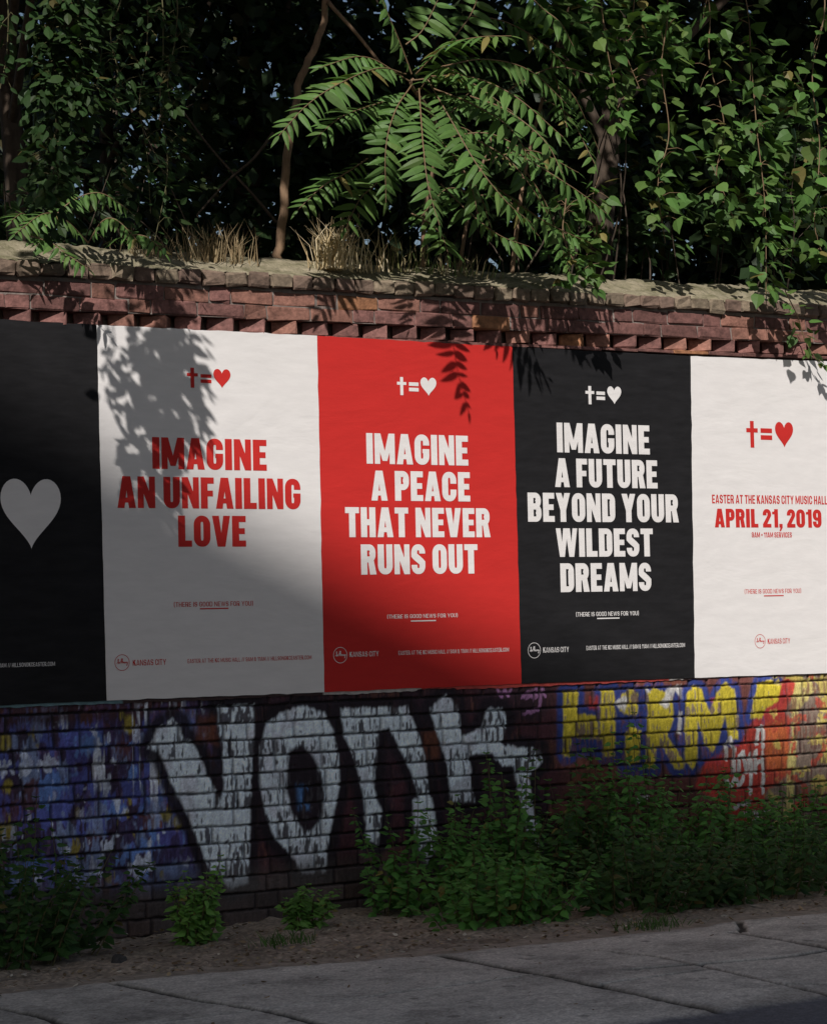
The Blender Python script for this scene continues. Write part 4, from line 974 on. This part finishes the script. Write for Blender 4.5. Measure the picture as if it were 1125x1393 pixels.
# bushy growth over the wall top, upper right
def thicket(label, c, r, n, size, seed, base=(.062, .128, .032), kind='poplar', stems=7):
    q = np.random.default_rng(seed)
    root = empty('leafy_shrub', (c[0], .6, 3.05), label, 'shrub', 'shrubs along the top of the wall')
    T = []
    for s in range(stems):
        e = np.array(c) + norm(q.normal(size=3)) * np.array(r) * q.uniform(.5, 1)
        b = np.array([c[0] + q.normal(0, .25), q.uniform(.45, .9), 3.0])
        T.append((crv([b, (b + e) / 2 + q.normal(0, .12, 3), e], 12), np.linspace(.007, .002, 12)))
    put('stem', tubes('stem', T, 5), M_BARK, root)
    m = max(10, n // 16)
    cc = norm(q.normal(size=(m, 3))) * (q.random((m, 1)) ** .5) * np.array(r) + np.array(c)
    k = q.integers(0, m, n)
    P = cc[k] + q.normal(size=(n, 3)) * .075
    P[:, 2] = np.maximum(P[:, 2], 3.36)
    D = np.stack([q.normal(0, .8, n), q.normal(-.5, .5, n), q.normal(-.45, .35, n)], 1)
    N = np.stack([q.normal(0, .4, n), q.normal(-.3, .35, n), q.normal(.9, .3, n)], 1)
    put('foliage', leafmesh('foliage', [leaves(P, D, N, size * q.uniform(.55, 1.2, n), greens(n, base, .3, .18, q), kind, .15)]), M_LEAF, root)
W = lambda px: px
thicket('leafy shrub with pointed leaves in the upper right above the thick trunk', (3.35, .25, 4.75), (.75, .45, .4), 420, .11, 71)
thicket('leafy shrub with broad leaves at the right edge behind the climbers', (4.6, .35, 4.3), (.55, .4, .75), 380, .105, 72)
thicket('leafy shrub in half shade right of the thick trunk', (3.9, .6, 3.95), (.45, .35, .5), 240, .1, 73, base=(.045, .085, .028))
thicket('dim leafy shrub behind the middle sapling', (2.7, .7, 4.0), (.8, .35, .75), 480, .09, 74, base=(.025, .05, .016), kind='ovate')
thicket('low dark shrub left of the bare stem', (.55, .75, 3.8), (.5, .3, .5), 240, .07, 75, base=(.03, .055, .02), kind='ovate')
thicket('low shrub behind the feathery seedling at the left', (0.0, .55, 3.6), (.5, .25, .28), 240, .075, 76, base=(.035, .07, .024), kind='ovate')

# ------------------------------------------------------------ dry grass on the coping
def grass(label, c, w, d, h, n, cols, seed, group='tufts of dry grass on the coping', name='dry_grass', lean=.2, wid=.0028):
    q = np.random.default_rng(seed)
    b = np.stack([c[0] + q.normal(0, w, n), c[1] + q.normal(0, d, n), np.full(n, c[2])], 1)
    t = np.stack([q.normal(0, lean, n) + (b[:, 0] - c[0]) * .8, q.normal(-.03, lean, n), np.ones(n)], 1)
    H = h * q.uniform(.35, 1.05, n)
    ang = q.uniform(-.6, .6, n)
    wv = np.stack([np.cos(ang), np.sin(ang), 0 * ang], 1) * (wid * q.uniform(.6, 1.3, n))[:, None]
    m = b + t * (H * .55)[:, None]; e = b + t * H[:, None] + np.stack([q.normal(0, .18, n), q.normal(0, .15, n), -np.abs(q.normal(0, .12, n))], 1) * H[:, None]
    V = np.stack([b - wv, b + wv, m + wv * .8, m - wv * .8, e + wv * .15, e - wv * .15], 1).reshape(-1, 3)
    o = np.arange(n)[:, None] * 6
    F = np.concatenate([o + np.array([[0, 1, 2, 3]]), o + np.array([[3, 2, 4, 5]])])
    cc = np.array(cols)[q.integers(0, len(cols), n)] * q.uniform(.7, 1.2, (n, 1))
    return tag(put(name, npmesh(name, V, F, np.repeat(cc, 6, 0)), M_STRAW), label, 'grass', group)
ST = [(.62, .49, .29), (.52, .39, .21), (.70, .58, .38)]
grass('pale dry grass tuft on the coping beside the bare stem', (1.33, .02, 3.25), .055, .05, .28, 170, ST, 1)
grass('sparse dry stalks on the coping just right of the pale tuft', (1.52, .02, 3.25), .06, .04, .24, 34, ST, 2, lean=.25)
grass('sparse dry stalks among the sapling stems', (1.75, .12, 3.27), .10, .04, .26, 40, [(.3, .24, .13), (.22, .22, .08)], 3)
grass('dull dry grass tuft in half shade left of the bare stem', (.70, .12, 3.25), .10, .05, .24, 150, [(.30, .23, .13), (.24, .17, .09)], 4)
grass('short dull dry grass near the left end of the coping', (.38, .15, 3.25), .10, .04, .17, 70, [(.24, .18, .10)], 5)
grass('low mixed green and dry grass under the sapling', (2.1, .1, 3.27), .16, .05, .16, 90, [(.1, .14, .04), (.26, .21, .11)], 6)

# ------------------------------------------------------------ nettles and weeds at the foot of the wall
def nettle(label, c, w, h, stems, per, seed, size=.066, base=(.085, .235, .05), group='nettle bushes along the foot of the wall', name='nettle_bush', flat_=.45, tip=1.0):
    q = np.random.default_rng(seed)
    root = empty(name, (c[0], c[1], 0.0), label, 'weeds', group)
    T, B = [], []
    for s in range(stems):
        a = q.uniform(0, 6.283); rr = q.random() ** .5
        bx, by = c[0] + math.cos(a) * rr * w, min(c[1] + math.sin(a) * rr * w * flat_, -.06)
        hh = h * (1 - .5 * rr * rr) * q.uniform(.55, 1.12)
        top = np.array([bx + math.cos(a) * rr * w * .45 + q.normal(0, .05), min(by + math.sin(a) * rr * w * .3 + q.normal(-.03, .05), -.05), hh])
        b0 = np.array([bx, by, -.01])
        C = crv([b0, (b0 + top) / 2 + np.array([q.normal(0, .02), q.normal(0, .02), .03]), top], 16)
        T.append((C, np.linspace(.0035, .0012, 16)))
        n = int(per * 1.35 * hh / h) + 3
        for k in range(n):
            f = .12 + .88 * (k + .5) / n
            p = C[min(int(f * 15), 15)]
            th = k * 1.57 + q.normal(0, .35)
            sz = size * (1.15 - .55 * f) * q.uniform(.7, 1.2)
            for sg in (0, math.pi):
                d = np.array([math.cos(th + sg), math.sin(th + sg), q.normal(-.25, .25) + .25 * f])
                B.append((p + np.array([d[0], d[1], 0]) * .012, d, np.array([q.normal(0, .35), q.normal(-.75, .35), .8]), sz))
        for k in range(4):
            th = q.uniform(0, 6.28)
            B.append((top, np.array([math.cos(th), math.sin(th), .5]), np.array([0, -.3, 1.]), size * .45 * tip))
    P, D, N, S = (np.array([b[i] for b in B]) for i in range(4))
    m = len(P)
    put('stem', tubes('stem', T, 5), M_STEM, root)
    put('foliage', leafmesh('foliage', [leaves(P, D, N, S, greens(m, base, .35, .1, q), 'nettle', .25)]), M_NETTLE, root)
NB = [('nettle bush at the left end in front of the blue graffiti', (-.80, -.60), .47, .72, 50, 14),
      ('nettle bush under the letter A of the pale graffiti', (1.5, -.36), .32, .62, 24, 13),
      ('nettle bush under the letter K, its top brightest', (1.98, -.42), .34, .78, 32, 14),
      ('nettle bush between the pale K and the yellow letters', (2.4, -.34), .34, .84, 32, 14),
      ('nettle bush low at the front under the pale K', (1.66, -.92), .44, .40, 38, 9),
      ('nettle bush under the first yellow letters', (2.85, -.36), .36, .95, 36, 15),
      ('nettle bush low at the front under the yellow letters', (2.45, -1.0), .46, .5, 42, 10),
      ('nettle bush under the last yellow letters', (3.3, -.38), .36, .74, 32, 13),
      ('nettle bush in front of the red graffiti patch', (3.75, -.42), .34, .5, 28, 11),
      ('nettle bush low at the front near the right end', (3.2, -1.05), .44, .42, 38, 10),
      ('nettle bush under the orange and cream graffiti stripe', (4.2, -.38), .34, .6, 28, 13),
      ('nettle bush at the right end of the wall in view', (4.65, -.4), .36, .86, 34, 14),
      ('nettle bush low at the front at the far right', (4.1, -.9), .42, .36, 30, 9)]
for k, (lab, c, w, h, s, per) in enumerate(NB):
    nettle(lab, c, w, h, s, per, 100 + k, base=(.085, .235, .05) if k % 3 else (.04, .10, .026))
nettle('small bright weed growing alone beside the left nettle bush', (.16, -.62), .085, .36, 20, 9, 130, size=.056, base=(.13, .29, .06), group='small weeds between the bushes', name='small_weed')
nettle('small round weed at the wall foot just left of the big bushes', (.79, -.5), .08, .25, 16, 7, 131, size=.054, base=(.12, .27, .06), group='small weeds between the bushes', name='small_weed')
GR = [(.06, .13, .03), (.08, .14, .04)]
grass('little green grass tuft on the dirt below the round weed', (.42, -.98, .02), .07, .04, .07, 90, GR, 140, group='green grass tufts on the verge', name='grass_tuft', lean=.4, wid=.003)
grass('little green grass tuft at the pavement edge below the yellow graffiti', (2.06, -1.52, .0), .09, .05, .06, 130, GR, 141, group='green grass tufts on the verge', name='grass_tuft', lean=.5, wid=.003)

# a dark lump of stone on the verge
bm = bmesh.new(); bmesh.ops.create_icosphere(bm, subdivisions=3, radius=1)
for v in bm.verts:
    p = v.co.copy(); k = 1 + .5 * (float(fbm(np.array([p.x * 1.6 + 5]), np.array([p.y * 1.6 + p.z * 2 + 9]), 3)[0]) - .5)
    v.co = Vector((p.x * .034 * k, p.y * .03 * k, max(p.z, -.4) * .036 * k))
me = bpy.data.meshes.new('stone'); bm.to_mesh(me); bm.free()
o = put('stone', me, M_STONE); o.location = (-.37, -.93, .012)
tag(o, 'dark lump of stone lying on the dirt near the left bushes', 'stone')

# ------------------------------------------------------------ house across the street, behind the camera, whose gable shades the wall
HY = -31.5
tt_ = -HY / LD.y
far = lambda X, Z: (X - LD.x * tt_, Z - LD.z * tt_)      # where the sun ray through a point of the wall meets the house front
EAVE = [far(*p) for p in ((4.8, .50), (3.4, .84), (2.15, 1.24), (1.2, 1.68))]
HX1, EZ = EAVE[0]
xm = HX1 - 13.0; RZ = EAVE[3][1] + (EAVE[3][0] - xm) * .46
mir = [(2 * xm - a, c) for a, c in EAVE]
prof = EAVE + [(xm, RZ)] + mir[::-1]
HX0 = mir[0][0]
hs = empty('gabled_house', (xm, HY - 6, -.2), 'tall plain gabled house across the street behind the viewer', 'house')
F0 = [(HX0, -.2), (HX1, -.2)] + prof
n = len(F0)
V = [(a, HY, c) for a, c in F0] + [(a, HY - 12, c) for a, c in F0]
put('wall', npmesh('wall', V, [np.array([list(range(n)), list(range(2 * n - 1, n - 1, -1))]), np.array([(1, 1 + n, 2 + n, 2), (0, n - 1, 2 * n - 1, n)])]), M_PLASTER, hs)
m = len(prof)
lo = [(a, c + .02) for a, c in prof]; hi = [(a, c + .16) for a, c in prof]
V = [(a, y_, c) for y_ in (HY - .1, HY - 12.1) for a, c in lo + hi]
Q = []
for k in range(m - 1):
    Q += [(k, k + 1, m + k + 1, m + k), (2 * m + k + 1, 2 * m + k, 3 * m + k, 3 * m + k + 1), (m + k, m + k + 1, 3 * m + k + 1, 3 * m + k), (k + 1, k, 2 * m + k, 2 * m + k + 1)]
Q += [(0, m, 3 * m, 2 * m), (m - 1, 3 * m - 1, 4 * m - 1, 2 * m - 1)]
put('roof', npmesh('roof', V, np.array(Q)), M_ROOF, hs)
for fl_ in range(8):
    for cx in range(6):
        X = HX0 + 3 + cx * 4; Zc = 3 + fl_ * 3.4
        w_ = put('window', boxes('window', [(X, HY + .04, Zc, 1.3, .08, 1.9, 0, (.7, .7, .7))], bev=.01), M_TRIM, hs)
        put('pane', boxes('pane', [(X, HY + .085, Zc, 1.1, .02, 1.7, 0, (0, 0, 0))], bev=.003), M_GLASS, w_)
